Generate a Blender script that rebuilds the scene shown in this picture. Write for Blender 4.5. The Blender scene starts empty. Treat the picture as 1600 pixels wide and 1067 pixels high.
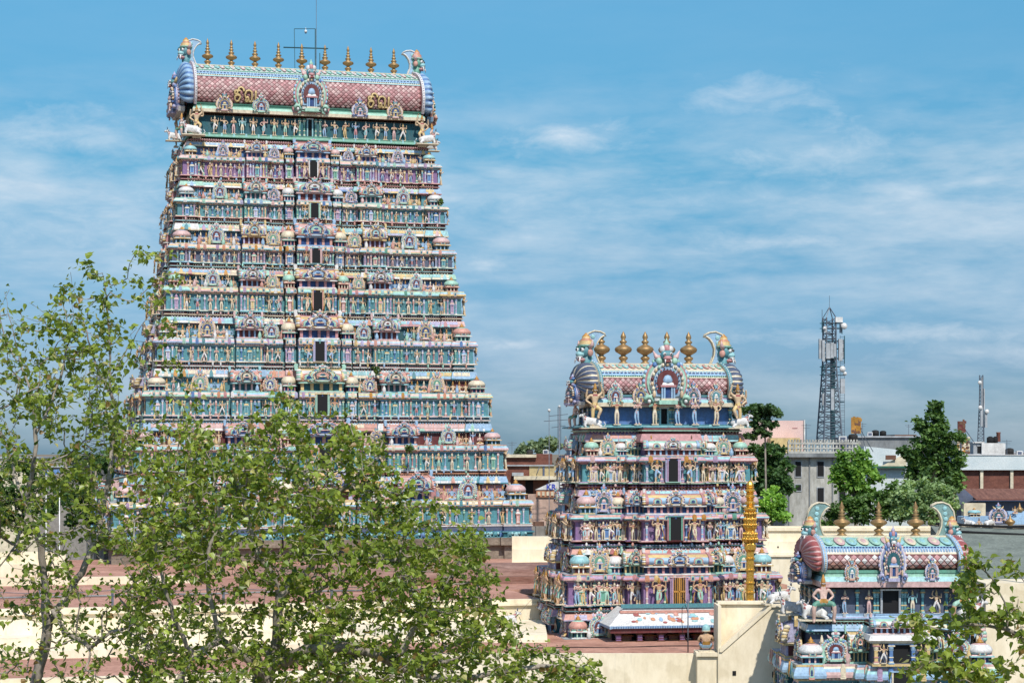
import bpy, math, random
import numpy as np
from mathutils import Matrix, Vector
random.seed(7); rng = np.random.default_rng(7)
sc = bpy.context.scene
COL = sc.collection
# lens: focal length in photo pixels (1600 wide), eye height, pixel row of the horizon
F = 3111.0; CZ = 19.0; HY = 700.0
def P(px, py, Y): return Vector(((px-800)/F*Y, Y, CZ-(py-HY)/F*Y))
def ZP(py, Y): return CZ-(py-HY)/F*Y
def XP(px, Y): return (px-800)/F*Y
R = math.radians

def hx(s, k=0.86):
    s = s.lstrip('#'); o = []
    for i in (0, 2, 4):
        c = int(s[i:i+2], 16)/255
        o.append((c/12.92 if c <= .04045 else ((c+.055)/1.055)**2.4)*k)
    return tuple(o)
K = dict(
 pink=hx('e9b7b0'), rose=hx('cf7f80'), salmon=hx('e2957c'), red=hx('b2403a'), maroon=hx('6d2b2d'),
 brown=hx('7a5440'), cream=hx('f0e2c4'), white=hx('f0eeea'), grey=hx('b9bec2'), stone=hx('9b948c'),
 yellow=hx('ecc56b'), ochre=hx('cf9440'), gold=hx('b9852f'), mint=hx('9fdcc0'), green=hx('3fa383'),
 dgreen=hx('1f6b56'), teal=hx('2d94a0'), dteal=hx('17606c'), aqua=hx('8fd6da'), sky=hx('8fc0e6'),
 blue=hx('3d7fc4'), dblue=hx('1d4480'), lilac=hx('b9b4dc'), purple=hx('8b5c9c'), mauve=hx('b58bb5'),
 slate=hx('59647c'), black=hx('141312'), skin=hx('e6c8a2'), skin2=hx('d9b08a'), skinp=hx('e8c4b4'),
 seagrey=hx('86aaa6'), orange=hx('e08a4a'), lime=hx('b9cf7d'))
for _n in K:
    if _n in ('pink','rose','salmon','mint','aqua','sky','lilac','mauve','lime','yellow','green','teal','purple','orange','blue','red'):
        _t = .09 if _n not in ('blue', 'purple', 'red', 'teal') else .05
        _g = sum(K[_n])/3; K[_n] = tuple((v*.86+_g*.14)*(1-_t)+.80*_t for v in K[_n])
PAL = ['pink','rose','salmon','cream','white','yellow','mint','green','teal','aqua','sky','blue','lilac','mauve','ochre','orange']

# ---------------------------------------------------------------- materials
def newmat(name):
    m = bpy.data.materials.new(name); m.use_nodes = True
    nt = m.node_tree; b = nt.nodes['Principled BSDF']
    return m, nt, b
def N(nt, t, **kw):
    n = nt.nodes.new(t)
    for k, v in kw.items():
        if hasattr(n, k): setattr(n, k, v)
        else: n.inputs[k.replace('_', ' ')].default_value = v
    return n
def ramp(nt, fac, stops):
    r = nt.nodes.new('ShaderNodeValToRGB'); e = r.color_ramp.elements
    while len(e) < len(stops): e.new(.5)
    for i, (p, c) in enumerate(stops):
        e[i].position = p; e[i].color = c if len(c) == 4 else (*c, 1)
    nt.links.new(fac, r.inputs[0]); return r
def mixc(nt, a, b, fac, mode='MULTIPLY'):
    m = nt.nodes.new('ShaderNodeMix'); m.data_type = 'RGBA'; m.blend_type = mode
    for s, v in ((m.inputs[0], fac), (m.inputs[6], a), (m.inputs[7], b)):
        if hasattr(v, 'links'): nt.links.new(v, s)
        else: s.default_value = v if isinstance(v, (int, float)) else (*v, 1)[:4]
    return m.outputs[2]
def noise(nt, scale, detail=6, rough=.6, stretch=None, dist=0, obj=True):
    tc = nt.nodes.new('ShaderNodeTexCoord'); n = nt.nodes.new('ShaderNodeTexNoise')
    n.inputs['Scale'].default_value = scale; n.inputs['Detail'].default_value = detail
    n.inputs['Roughness'].default_value = rough; n.inputs['Distortion'].default_value = dist
    src = tc.outputs['Object']
    if stretch:
        mp = nt.nodes.new('ShaderNodeMapping'); mp.inputs['Scale'].default_value = stretch
        nt.links.new(src, mp.inputs[0]); src = mp.outputs[0]
    nt.links.new(src, n.inputs['Vector']); return n.outputs['Fac']
def bump(nt, b, h, strength=.3, dist=.02):
    n = nt.nodes.new('ShaderNodeBump'); n.inputs['Strength'].default_value = strength
    n.inputs['Distance'].default_value = dist
    nt.links.new(h, n.inputs['Height']); nt.links.new(n.outputs[0], b.inputs['Normal'])
def painted(name, rough=.6, grime=.5, gs=1.2, fine=9, metal=0.0, grime_col=(.16, .14, .12)):
    """colour comes from the per-face paint attribute; patchy wear and dirt on top"""
    m, nt, b = newmat(name)
    at = nt.nodes.new('ShaderNodeAttribute'); at.attribute_name = 'paint'
    n1 = noise(nt, gs, 9, .72, (1.9, 1.9, .38))
    r1 = ramp(nt, n1, [(.46, (0, 0, 0)), (.74, (1, 1, 1))])
    c = mixc(nt, at.outputs['Color'], grime_col, 0.0, 'MIX')
    sc1 = nt.nodes.new('ShaderNodeMath'); sc1.operation = 'MULTIPLY'; sc1.inputs[1].default_value = grime
    nt.links.new(r1.outputs[0], sc1.inputs[0])
    nt.links.new(sc1.outputs[0], c.node.inputs[0])
    n2 = noise(nt, fine, 5, .7)
    r2 = ramp(nt, n2, [(.3, (.62, .61, .60)), (.68, (1.06, 1.06, 1.06))])
    c2 = mixc(nt, c, r2.outputs[0], 1.0)
    nt.links.new(c2, b.inputs['Base Color']); b.inputs['Roughness'].default_value = rough
    b.inputs['Metallic'].default_value = metal
    bump(nt, b, n2, .25, .03)
    return m
def surf(name, c0, c1, scale=1.0, stretch=None, rough=.85, c2=None, s2=8, bumpd=.03, bs=.35, streak=0):
    """two-tone blotchy surface with a fine second noise"""
    m, nt, b = newmat(name)
    n1 = noise(nt, scale, 9, .68, stretch)
    r1 = ramp(nt, n1, [(.32, c0), (.68, c1)])
    n2 = noise(nt, s2, 8, .75, stretch)
    r2 = ramp(nt, n2, [(.35, c2 or (.8, .8, .8)), (.6, (1.04, 1.04, 1.04))])
    c = mixc(nt, r1.outputs[0], r2.outputs[0], 1.0)
    if streak:
        n3 = noise(nt, 1.0, 7, .7, (2.6, 2.6, .16)); r3 = ramp(nt, n3, [(.56, (1, 1, 1)), (.78, (1-streak,)*3)]); c = mixc(nt, c, r3.outputs[0], 1.0)
        n4 = noise(nt, .35, 4, .5, (1, 1, 1)); r4 = ramp(nt, n4, [(.60, (1, 1, 1)), (.63, (.90, .89, .86)), (.8, (.96, .95, .93))]); c = mixc(nt, c, r4.outputs[0], 1.0)
    nt.links.new(c, b.inputs['Base Color']); b.inputs['Roughness'].default_value = rough
    bump(nt, b, n2, bs, bumpd)
    return m
M = {}
M['paint'] = painted('painted_plaster', .6, .45, 1.5, 6)
M['paint2'] = painted('painted_plaster_fine', .55, .38, 2.4, 12)
M['paint_far'] = painted('weathered_paint', .8, .35, .35, 1.5)
m, nt, b = newmat('gilded_copper')
n1 = noise(nt, 3.5, 6, .7); r1 = ramp(nt, n1, [(.3, (.22, .12, .045)), (.7, (.44, .29, .13))])
nt.links.new(r1.outputs[0], b.inputs['Base Color']); b.inputs['Metallic'].default_value = .75
b.inputs['Roughness'].default_value = .5; b.inputs['Metallic'].default_value = .55; bump(nt, b, n1, .2, .02); M['copper'] = m
m, nt, b = newmat('bright_gold_plate')
n1 = noise(nt, 14, 5, .7); r1 = ramp(nt, n1, [(.35, (.50, .22, .025)), (.65, (.95, .60, .12))])
nt.links.new(r1.outputs[0], b.inputs['Base Color']); b.inputs['Metallic'].default_value = .7
b.inputs['Roughness'].default_value = .33; bump(nt, b, n1, .5, .03); M['goldplate'] = m
m, nt, b = newmat('black_panel'); b.inputs['Base Color'].default_value = (.006, .006, .007, 1)
b.inputs['Roughness'].default_value = .9; M['dark'] = m  # near black: paints shade inside openings; also colours cables and tanks
m, nt, b = newmat('galvanised_steel')
n1 = noise(nt, 2, 4, .6); r1 = ramp(nt, n1, [(.3, (.07, .085, .11)), (.7, (.17, .19, .22))])
nt.links.new(r1.outputs[0], b.inputs['Base Color']); b.inputs['Metallic'].default_value = .3
b.inputs['Roughness'].default_value = .55; M['steel'] = m
m, nt, b = newmat('green_painted_steel'); n1 = noise(nt, 2, 4, .6)
r1 = ramp(nt, n1, [(.3, (.015, .06, .075)), (.7, (.03, .10, .12))]); nt.links.new(r1.outputs[0], b.inputs['Base Color']); M['gsteel'] = m
M['creamwall'] = surf('cream_limewash', hx('e8d9ba', .92), hx('f9ecd2', .92), .3, (1, 1, .45), .85, (.86, .835, .78), 1.1, .02, .2, .38)
M['terrace'] = surf('terracotta_roof', hx('a0715e', .92), hx('d2a08a', .92), .35, None, .9, (.72, .68, .66), 3.0)
M['oldstone'] = surf('weathered_granite', hx('6c6156', .8), hx('a89886', .8), .6, (1, 1, 2), .9, (.6, .58, .55), 4.0, .06, .6)
M['slab'] = surf('brown_slab_roof', hx('8a5f50', .8), hx('b49283', .8), .5, (.5, .5, 3), .9, (.62, .58, .54), 3.0, .05, .5)
M['concrete'] = surf('stained_concrete', hx('98968f', .8), hx('d3d0c6', .85), .5, (1, 1, .35), .9, (.7, .69, .66), 2.5, .03, .35, .45)
M['concrete2'] = surf('grey_concrete', hx('6f7478', .8), hx('a0a3a3', .8), .4, (1, 1, .4), .9, (.75, .74, .72), 2.0)
M['pinkwall'] = surf('pink_wall', hx('dcb9b0', .85), hx('f0cfc6', .85), .3, None, .85)
M['brick'] = surf('rough_brick', hx('6e4238', .8), hx('96604f', .8), 1.2, (1, 1, 2), .9, (.6, .58, .56), 5.0, .05, .6)
M['bluewash'] = surf('pale_blue_wall', hx('c9d6d8', .85), hx('e6ecea', .85), .3)
M['rust'] = surf('rusty_sheet', hx('6b4436', .8), hx('a0705c', .8), .6, (6, 1, 1), .8, (.6, .55, .5), 3.0)
M['greyslope'] = surf('grey_tiles', hx('6f776f', .8), hx('939b90', .8), .5, (1, 1, 6), .85, (.62, .62, .6), 5.0, .05, .6)
M['ground'] = surf('dusty_ground', hx('7d6f5a', .7), hx('a3937a', .7), .05, None, .95)
M['bark'] = surf('grey_bark', hx('7d7368', .8), hx('c9bdad', .85), 3, (1, 1, .3), .9, (.55, .53, .5), 14, .02, .6)
def leafmat(name, trans=.45, rough=.45):
    m, nt, b = newmat(name)
    at = nt.nodes.new('ShaderNodeAttribute'); at.attribute_name = 'paint'
    n1 = noise(nt, 1.3, 3, .6); r1 = ramp(nt, n1, [(.3, (.75, .8, .7)), (.7, (1.15, 1.12, 1.1))])
    c = mixc(nt, at.outputs['Color'], r1.outputs[0], 1.0)
    nt.links.new(c, b.inputs['Base Color']); b.inputs['Roughness'].default_value = rough
    tr = nt.nodes.new('ShaderNodeBsdfTranslucent')
    c2 = mixc(nt, c, (1.3, 1.25, .5), 1.0); nt.links.new(c2, tr.inputs['Color'])
    mx = nt.nodes.new('ShaderNodeMixShader'); mx.inputs[0].default_value = trans
    nt.links.new(b.outputs[0], mx.inputs[1]); nt.links.new(tr.outputs[0], mx.inputs[2])
    nt.links.new(mx.outputs[0], nt.nodes['Material Output'].inputs['Surface'])
    return m
M['leaf'] = leafmat('peepal_leaf', .42, .36)
M['farleaf'] = leafmat('tree_foliage', .35, .55)

# ---------------------------------------------------------------- mesh builder
class MB:
    def __init__(s): s.ch = []
    def raw(s, V, L, S, C, Kf): s.ch.append((np.asarray(V, float), np.asarray(L, np.int64), np.asarray(S, np.int64), np.asarray(C, float), np.asarray(Kf, bool)))
    def poly(s, V, faces, col, smooth=False):
        n = len(faces); col = np.asarray(col, float)
        C = np.tile(col, (n, 1)) if col.ndim == 1 else col
        L = [i for f in faces for i in f]
        s.raw(V, L, [len(f) for f in faces], C, [smooth]*n); return s
    def add(s, ch, Mx=None, col=None):
        V, L, S, C, Kf = ch
        if Mx is not None:
            A = np.array(Mx); V = V @ A[:3, :3].T + A[:3, 3]
        if col is not None: C = np.tile(np.asarray(col, float), (len(S), 1))
        s.ch.append((V, L, S, C, Kf)); return s
    def box(s, x0, x1, y0, y1, z0, z1, col=(1, 1, 1), taper=0):
        t = taper
        V = [(x0, y0, z0), (x1, y0, z0), (x1, y1, z0), (x0, y1, z0), (x0+t, y0+t, z1), (x1-t, y0+t, z1), (x1-t, y1-t, z1), (x0+t, y1-t, z1)]
        return s.poly(V, [(3, 2, 1, 0), (4, 5, 6, 7), (0, 1, 5, 4), (1, 2, 6, 5), (2, 3, 7, 6), (3, 0, 4, 7)], col)
    def cbox(s, c, sx, sy, sz, col=(1, 1, 1)):
        return s.box(c[0]-sx/2, c[0]+sx/2, c[1]-sy/2, c[1]+sy/2, c[2], c[2]+sz, col)
    def lathe(s, prof, seg=10, c=(0, 0, 0), col=(1, 1, 1), smooth=True, lobes=0, la=.0, cols=None, rot=0, sx=1, sy=1):
        V = []; f = []; C = []
        for r, z in prof:
            for j in range(seg):
                a = 2*math.pi*j/seg+rot; rr = r*(1+la*abs(math.cos(lobes*a/2))) if lobes else r
                V.append((c[0]+rr*math.cos(a)*sx, c[1]+rr*math.sin(a)*sy, c[2]+z))
        for i in range(len(prof)-1):
            for j in range(seg):
                k = (j+1) % seg; f.append((i*seg+j, i*seg+k, (i+1)*seg+k, (i+1)*seg+j)); C.append(cols[i] if cols else col)
        return s.poly(V, f, C, smooth)
    def tube(s, pts, rad, seg=6, col=(1, 1, 1), smooth=True, cap=True):
        pts = [Vector(p) for p in pts]; n = len(pts)
        rad = [rad]*n if isinstance(rad, (int, float)) else rad
        V = []; f = []; up = Vector((.13, .21, .97)).normalized()
        for i, p in enumerate(pts):
            d = (pts[min(i+1, n-1)]-pts[max(i-1, 0)])
            if d.length < 1e-9: d = Vector((0, 0, 1))
            d.normalize(); a = d.cross(up)
            if a.length < 1e-3: a = d.cross(Vector((1, 0, 0)))
            a.normalize(); bb = d.cross(a)
            for j in range(seg):
                t = 2*math.pi*j/seg; V.append(tuple(p+(a*math.cos(t)+bb*math.sin(t))*rad[i]))
        for i in range(n-1):
            for j in range(seg):
                k = (j+1) % seg; f.append((i*seg+j, i*seg+k, (i+1)*seg+k, (i+1)*seg+j))
        if cap: f.append(tuple(range(seg-1, -1, -1))); f.append(tuple(range((n-1)*seg, n*seg)))
        return s.poly(V, f, col, smooth)
    def bar(s, a, b, w, col=(1, 1, 1)): return s.tube([a, b], w/2*1.2, 4, col, False)
    def prism(s, pts, y0, y1, col=(1, 1, 1), edge=None):
        """polygon in xz (counter-clockwise seen from -y), thickness from y0 (front) to y1 (back)"""
        n = len(pts); V = [(x, y0, z) for x, z in pts]+[(x, y1, z) for x, z in pts]
        f = [tuple(range(n)), tuple(range(2*n-1, n-1, -1))]; C = [col, col]
        for i in range(n): j = (i+1) % n; f.append((i, i+n, j+n, j)); C.append(edge or col)
        return s.poly(V, f, C)
    def sph(s, c, r, col=(1, 1, 1), sx=1, sy=1, sz=1, Mx=None):
        T = Matrix.Translation(c) @ (Mx or Matrix()) @ Matrix.Diagonal((r*sx, r*sy, r*sz, 1))
        return s.add(SPH, T, col)
    def chunk(s):
        o = 0; Ls = []
        for V, L, S, C, Kf in s.ch: Ls.append(L+o); o += len(V)
        return (np.concatenate([c[0] for c in s.ch]), np.concatenate(Ls), np.concatenate([c[2] for c in s.ch]), np.concatenate([c[3] for c in s.ch]), np.concatenate([c[4] for c in s.ch]))
    def mesh(s, name, mat):
        V, L, S, C, Kf = s.chunk(); me = bpy.data.meshes.new(name)
        me.vertices.add(len(V)); me.vertices.foreach_set('co', V.astype(np.float32).ravel())
        me.loops.add(len(L)); me.loops.foreach_set('vertex_index', L.astype(np.int32))
        me.polygons.add(len(S)); st = np.concatenate(([0], np.cumsum(S)[:-1])).astype(np.int32)
        me.polygons.foreach_set('loop_start', st)
        me.polygons.foreach_set('use_smooth', Kf)
        at = me.color_attributes.new('paint', 'FLOAT_COLOR', 'CORNER')
        CC = np.ones((len(L), 4), np.float32); CC[:, :3] = np.repeat(C, S, axis=0)
        at.data.foreach_set('color', CC.ravel())
        me.update(calc_edges=True); me.validate(); me.materials.append(mat)
        return me
    def build(s, name, mat, parent=None, Mx=None):
        o = bpy.data.objects.new(name, s.mesh(name, mat)); COL.objects.link(o)
        if parent is not None: o.parent = parent
        if Mx is not None: o.matrix_local = Mx
        return o
_s = MB()
_s.lathe([(math.sin(math.pi*i/7)+1e-4, -math.cos(math.pi*i/7)) for i in range(8)], 10); SPH = _s.chunk()
def inst(me, name, parent, Mx):
    o = bpy.data.objects.new(name, me); COL.objects.link(o); o.parent = parent; o.matrix_local = Mx; return o
def empty(name, label, cat, loc=(0, 0, 0), rz=0, group=None):
    o = bpy.data.objects.new(name, None); COL.objects.link(o); o.location = loc; o.rotation_euler = (0, 0, rz)
    o.empty_display_size = .5; return tag(o, label, cat, group)
def tag(o, label, cat, group=None, kind=None):
    o['label'] = label; o['category'] = cat
    if group: o['group'] = group
    if kind: o['kind'] = kind
    return o
def struct(o, kind='structure', label=None, cat=None):
    o['kind'] = kind
    if label: o['label'] = label
    if cat: o['category'] = cat
    return o
T = Matrix.Translation
def RZ(a): return Matrix.Rotation(a, 4, 'Z')
def SC(x, y=None, z=None):
    return Matrix.Diagonal((x, x if y is None else y, x if z is None else z, 1))
# ---------------------------------------------------------------- figures (skin-grown, one continuous surface each)
def skin_chunk(verts, edges, labels, cols, sub=1, z1=1.0):
    """verts: (x,y,z,r); labels: one colour key per edge"""
    me = bpy.data.meshes.new('tmp'); me.from_pydata([v[:3] for v in verts], edges, [])
    o = bpy.data.objects.new('tmp', me); COL.objects.link(o)
    md = o.modifiers.new('s', 'SKIN'); md.branch_smoothing = .4
    for i, v in enumerate(me.skin_vertices[0].data):
        r = verts[i][3]; v.radius = (r, r) if len(verts[i]) < 5 else (r, verts[i][4]); v.use_root = (i == 0)
    if sub: o.modifiers.new('b', 'SUBSURF').levels = sub
    dg = bpy.context.evaluated_depsgraph_get(); dg.update()
    e = bpy.data.meshes.new_from_object(o.evaluated_get(dg))
    V = np.array([v.co[:] for v in e.vertices]); faces = [tuple(p.vertices) for p in e.polygons]
    bpy.data.objects.remove(o); bpy.data.meshes.remove(me); bpy.data.meshes.remove(e)
    A = np.array([verts[a][:3] for a, b_ in edges]); B = np.array([verts[b_][:3] for a, b_ in edges])
    rr = np.array([(verts[a][3]+verts[b_][3])/2 for a, b_ in edges])
    cen = np.array([V[list(f)].mean(0) for f in faces])
    d = B-A; L2 = (d*d).sum(1)+1e-9
    t = np.clip(((cen[:, None]-A)*d).sum(2)/L2, 0, 1)
    dist = np.linalg.norm(cen[:, None]-(A+t[..., None]*d), axis=2)-rr*.8
    idx = dist.argmin(1); C = np.array([cols[labels[i]] for i in idx])
    return cen, V, faces, C
ARMS = dict(anjali=((.155, -.03, .63), (.02, -.135, .71)), up=((.22, -.02, .70), (.20, -.06, .86)), down=((.165, .01, .62), (.175, -.04, .49)),
            hip=((.225, .02, .63), (.11, -.04, .545)), out=((.21, -.02, .66), (.31, -.07, .70)), bless=((.185, -.01, .63), (.15, -.13, .73)),
            high=((.19, 0, .84), (.15, -.02, .99)), back=((.2, .05, .73), (.25, .03, .87)))
def figure(arms=('up', 'down'), arms2=None, legs='straight', skin='skin', cloth='white', crown='gold', sub=1, female=False, hat=True, prop=None, detail=False):
    sw = {'tri': .035, 'tri2': -.035}.get(legs, 0)
    v = []; e = []; lab = []
    def a(p, r, par=None, l='skin', r2=None):
        v.append((*p, r) if r2 is None else (*p, r, r2)); i = len(v)-1
        if par is not None: e.append((par, i)); lab.append(l)
        return i
    seated = legs == 'seated' or legs == 'straddle'
    dz = {'seated': -.385, 'straddle': -.12}.get(legs, 0)
    hw = .078 if female else .07
    pel = a((sw, 0, .50+dz), hw+.012, None); wa = a((sw*.3, -.004, .59+dz), .052 if female else .06, pel, 'cloth')
    chst = a((-sw*.4, -.012, .70+dz), .078, wa); nk = a((-sw*.2, 0, .79+dz), .036, chst)
    hd = a((0, -.012, .865+dz), .056, nk)
    if hat:
        c1 = a((0, -.004, .935+dz), .052, hd, 'crown'); c2 = a((0, 0, .99+dz), .032, c1, 'crown'); a((0, 0, 1.05+dz), .014, c2, 'crown')
    else: a((0, -.002, .91+dz), .046, hd, 'hair')
    for s in (-1, 1):
        if legs == 'seated':
            h = a((s*.065, -.02, .10), .06, pel, 'cloth'); k = a((s*.23, -.10, .07), .05, h, 'cloth'); f = a((-s*.03, -.17, .045), .034, k, 'skin'); a((-s*.09, -.17, .04), .028, f)
        elif legs == 'straddle':
            h = a((s*.08, -.03, .37), .072, pel, 'cloth'); k = a((s*.21, -.12, .36), .062, h, 'cloth'); m = a((s*.225, -.115, .20), .048, k); f = a((s*.21, -.08, .045), .034, m); a((s*.23, -.16, .025), .032, f)
        else:
            h = a((sw+s*.055, 0, .455), .062, pel, 'cloth')
            if legs == 'cross' and s > 0: k = a((.03, -.06, .27), .046, h, 'cloth'); f = a((-.06, -.05, .05), .03, k)
            elif legs == 'raise' and s > 0: k = a((.13, -.12, .40), .05, h, 'cloth'); f = a((.05, -.12, .22), .034, k)
            elif legs == 'lunge': k = a((s*.13, -.05 if s > 0 else .0, .26), .048, h, 'cloth'); f = a((s*.15 if s > 0 else -.2, 0, .045), .032, k)
            else: k = a((sw*1.2+s*.056, -.012, .26), .045, h, 'cloth'); f = a((s*.055, 0, .045), .031, k, 'shin')
            a((v[f][0]+s*.012, v[f][1]-.065, max(.022, v[f][2]-.03)), .027, f, 'foot')
    for k2, (pair, off) in enumerate(((arms, 0), (arms2, 1))):
        if not pair: continue
        for s, nm in zip((-1, 1), pair):
            if not nm: continue
            el, hn = ARMS[nm]
            sh = a((s*(.118-off*.02), off*.04, .755-off*.03+dz), .04, chst)
            ex = a((s*el[0], el[1]+off*.04, el[2]+dz), .031, sh); hh = a((s*hn[0], hn[1]+off*.02, hn[2]+dz), .024, ex)
            dd = Vector(v[hh][:3])-Vector(v[ex][:3]); dd.normalize(); q = Vector(v[hh][:3])+dd*.045; a(tuple(q), .022, hh)
    cols = dict(skin=K[skin], cloth=K[cloth], crown=K[crown], hair=K['black'], shin=K[cloth] if female else K[skin], foot=K[skin])
    cen, V, faces, C = skin_chunk(v, e, lab, cols, sub)
    # belt, necklace and armlets painted on
    z = cen[:, 2]-dz
    C[(abs(z-.545) < .014) & (abs(cen[:, 0]) < .11)] = K['gold']
    C[(abs(z-.765) < .014) & (cen[:, 1] < -.02) & (abs(cen[:, 0]) < .07)] = K['red']
    if not seated: C[(z > .30) & (z < .50) & (abs(cen[:, 0]-sw) < .02) & (cen[:, 1] < 0)] = K['rose']
    mb = MB(); mb.poly(V, faces, C, True)
    # eyes and mouth
    hz = .872+dz
    for s in (-1, 1): mb.sph((s*.022, -.066, hz), .011, K['black'], 1, .6, .7); mb.sph((s*.06, -.01, hz), .014, K[skin], .6, 1, 1.5)
    mb.sph((0, -.072, hz-.012), .01, K[skin], .8, 1.1, 1.4); mb.sph((0, -.066, hz-.032), .012, K['red'], 1.2, .5, .4)
    if detail:
        for s in (-1, 1):
            mb.sph((s*.022, -.064, hz+.002), .016, K['white'], 1.2, .5, .8); mb.sph((s*.0, 0, 0), .0001)
            mb.sph((s*.022, -.073, hz+.002), .007, K['black'])
            mb.sph((s*.022, -.066, hz+.02), .016, K['black'], 1.3, .4, .3)
        # fingers: five short bent chains from each hand end
        for s, nm in zip((-1, 1), arms):
            if not nm: continue
            el, hn = ARMS[nm]; h0 = Vector((s*hn[0], hn[1], hn[2]+dz)); ex = Vector((s*el[0], el[1], el[2]+dz)); d = (h0-ex).normalized()
            sd = d.cross(Vector((0, 1, 0))).normalized()
            for i in range(5):
                o = (i-2)*.011; p0 = h0+d*.05+sd*o; l = (.022, .033, .036, .032, .024)[i]
                if i == 0: p0 = h0+d*.02-sd*.026; q = p0-sd*.018+d*.02
                else: q = p0+d*l
                mb.tube([p0, q, q+d*.01+Vector((0, -.014, -.004))], [.0075, .0065, .005], 5, K[skin])
    if prop == 'club': mb.tube([(.18, -.05, .50+dz), (.23, -.06, .28), (.25, -.06, .04)], [.014, .02, .05], 6, K['gold'])
    if prop == 'halo': mb.tube([(.24*math.cos(t), .05, .78+dz+.24*math.sin(t)) for t in [math.pi*i/10 for i in range(-1, 12)]], .014, 4, K['ochre'])
    if not seated: mb.box(-.14, .14, -.10, .07, -.03, .012, K['cream'])
    return mb.chunk()
def bull(col='white', sub=1):
    """seated bull facing +x, length about 1, height about .62"""
    v = []; e = []; lab = []
    def a(p, r, par=None, l='b'):
        v.append((*p, r)); i = len(v)-1
        if par is not None: e.append((par, i)); lab.append(l)
        return i
    mid = a((0, 0, .25), .165); rp = a((-.28, 0, .23), .17, mid); a((-.40, 0, .2), .10, rp)
    ch = a((.22, 0, .28), .155, mid); hp = a((.2, 0, .42), .07, ch); nk = a((.34, 0, .42), .095, ch); hd = a((.44, 0, .53), .075, nk); mz = a((.55, 0, .47), .05, hd); a((.59, 0, .45), .042, mz)
    for s in (-1, 1):
        k = a((-.18, s*.16, .12), .08, rp); h = a((-.34, s*.2, .05), .045, k); a((-.22, s*.22, .035), .035, h)
        k = a((.36, s*.1, .12), .055, ch); a((.30, s*.13, .035), .04, k)
    cen, V, faces, C = skin_chunk(v, e, lab, dict(b=K[col]), sub)
    C[(abs(cen[:, 0]-.33) < .02) & (cen[:, 2] > .3)] = K['red']; C[cen[:, 0] > .575] = K['slate']
    mb = MB(); mb.poly(V, faces, C, True)
    for s in (-1, 1):
        mb.tube([(.43, s*.04, .60), (.42, s*.075, .66), (.45, s*.07, .72)], [.02, .015, .005], 5, K['slate'])
        mb.tube([(.40, s*.06, .57), (.36, s*.13, .56)], [.012, .03], 5, K[col]); mb.sph((.475, s*.062, .55), .014, K['black'])
    mb.tube([(-.44, 0, .25), (-.5, .03, .15), (-.42, .14, .05)], [.02, .014, .02], 5, K[col])
    mb.box(-.5, .52, -.24, .24, -.02, .02, K['cream'])
    return mb.chunk()
def yali_head(face='teal', crown='yellow'):
    """lion-monster head facing -y, about 1 high, centred on the neck at z=0"""
    mb = MB(); mb.sph((0, 0, .42), .30, K[face], 1, 1, .95); mb.sph((0, -.24, .30), .17, K['aqua'], 1.1, 1, .75)
    mb.sph((0, -.28, .20), .13, K['white'], 1.2, .9, .35); mb.sph((0, -.2, .10), .16, K['rose'], 1.1, 1, .5)
    for s in (-1, 1):
        mb.sph((s*.13, -.24, .47), .085, K['white']); mb.sph((s*.13, -.31, .48), .045, K['black'])
        mb.sph((s*.14, -.22, .57), .10, K['dgreen'], 1.2, .8, .35)
        mb.tube([(s*.10, -.32, .20), (s*.13, -.38, .06), (s*.17, -.36, -.04)], [.04, .028, .008], 5, K['white'])
        mb.tube([(s*.26, .0, .55), (s*.40, .02, .66), (s*.42, .02, .84)], [.09, .07, .01], 6, K['pink'])
        mb.sph((s*.28, .02, .36), .12, K['salmon'], .6, 1, 1.2)
    mb.lathe([(.27, 0), (.30, .06), (.22, .14), (.24, .2), (.14, .30), (.15, .36), (.02, .5)], 10, (0, .04, .60), K[crown], lobes=8, la=.12, cols=[K['mint'], K[crown], K[crown], K['orange'], K[crown], K['ochre']])
    mb.tube([(0, .02, .3), (0, .05, -.1), (0, .12, -.5)], [.22, .2, .26], 8, K[face])
    return mb.chunk()
# ---------------------------------------------------------------- little architecture kit
def pil(c1, c2, c3):
    mb = MB(); mb.box(-.5, .5, -.5, .5, 0, .07, K[c2]); mb.box(-.4, .4, -.4, .4, .07, .13, K[c3])
    mb.box(-.3, .3, -.3, .3, .13, .70, K[c1]); mb.box(-.38, .38, -.38, .38, .30, .35, K[c3]); mb.box(-.38, .38, -.38, .38, .66, .70, K[c2])
    mb.lathe([(.32, .70), (.55, .78), (.36, .84)], 8, (0, 0, 0), K[c2]); mb.box(-.62, .62, -.5, .5, .84, .90, K[c3]); mb.box(-.5, .5, -.45, .45, .90, 1.0, K[c1]); return mb.chunk()
def niche(c1, c2, c3):
    """kumbha-pilaster: pot, shaft and wide curved cap"""
    mb = MB(); mb.box(-.5, .5, -.5, .5, 0, .07, K[c2]); mb.box(-.36, .36, -.36, .36, .07, .13, K[c3])
    mb.box(-.30, .30, -.34, .34, .13, .60, K[c1]); mb.box(-.44, -.28, -.42, .4, .13, .58, K[c2]); mb.box(.28, .44, -.42, .4, .13, .58, K[c2])
    mb.lathe([(.42, .58), (.78, .66), (.70, .72), (.40, .77)], 4, (0, 0, 0), K[c3], smooth=False, rot=math.pi/4); mb.box(-.62, .62, -.55, .5, .60, .645, K[c2])
    mb.lathe([(.34, .77), (.46, .84), (.20, .93), (.03, 1.02)], 8, (0, 0, 0), K[c1]); return mb.chunk()
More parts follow.
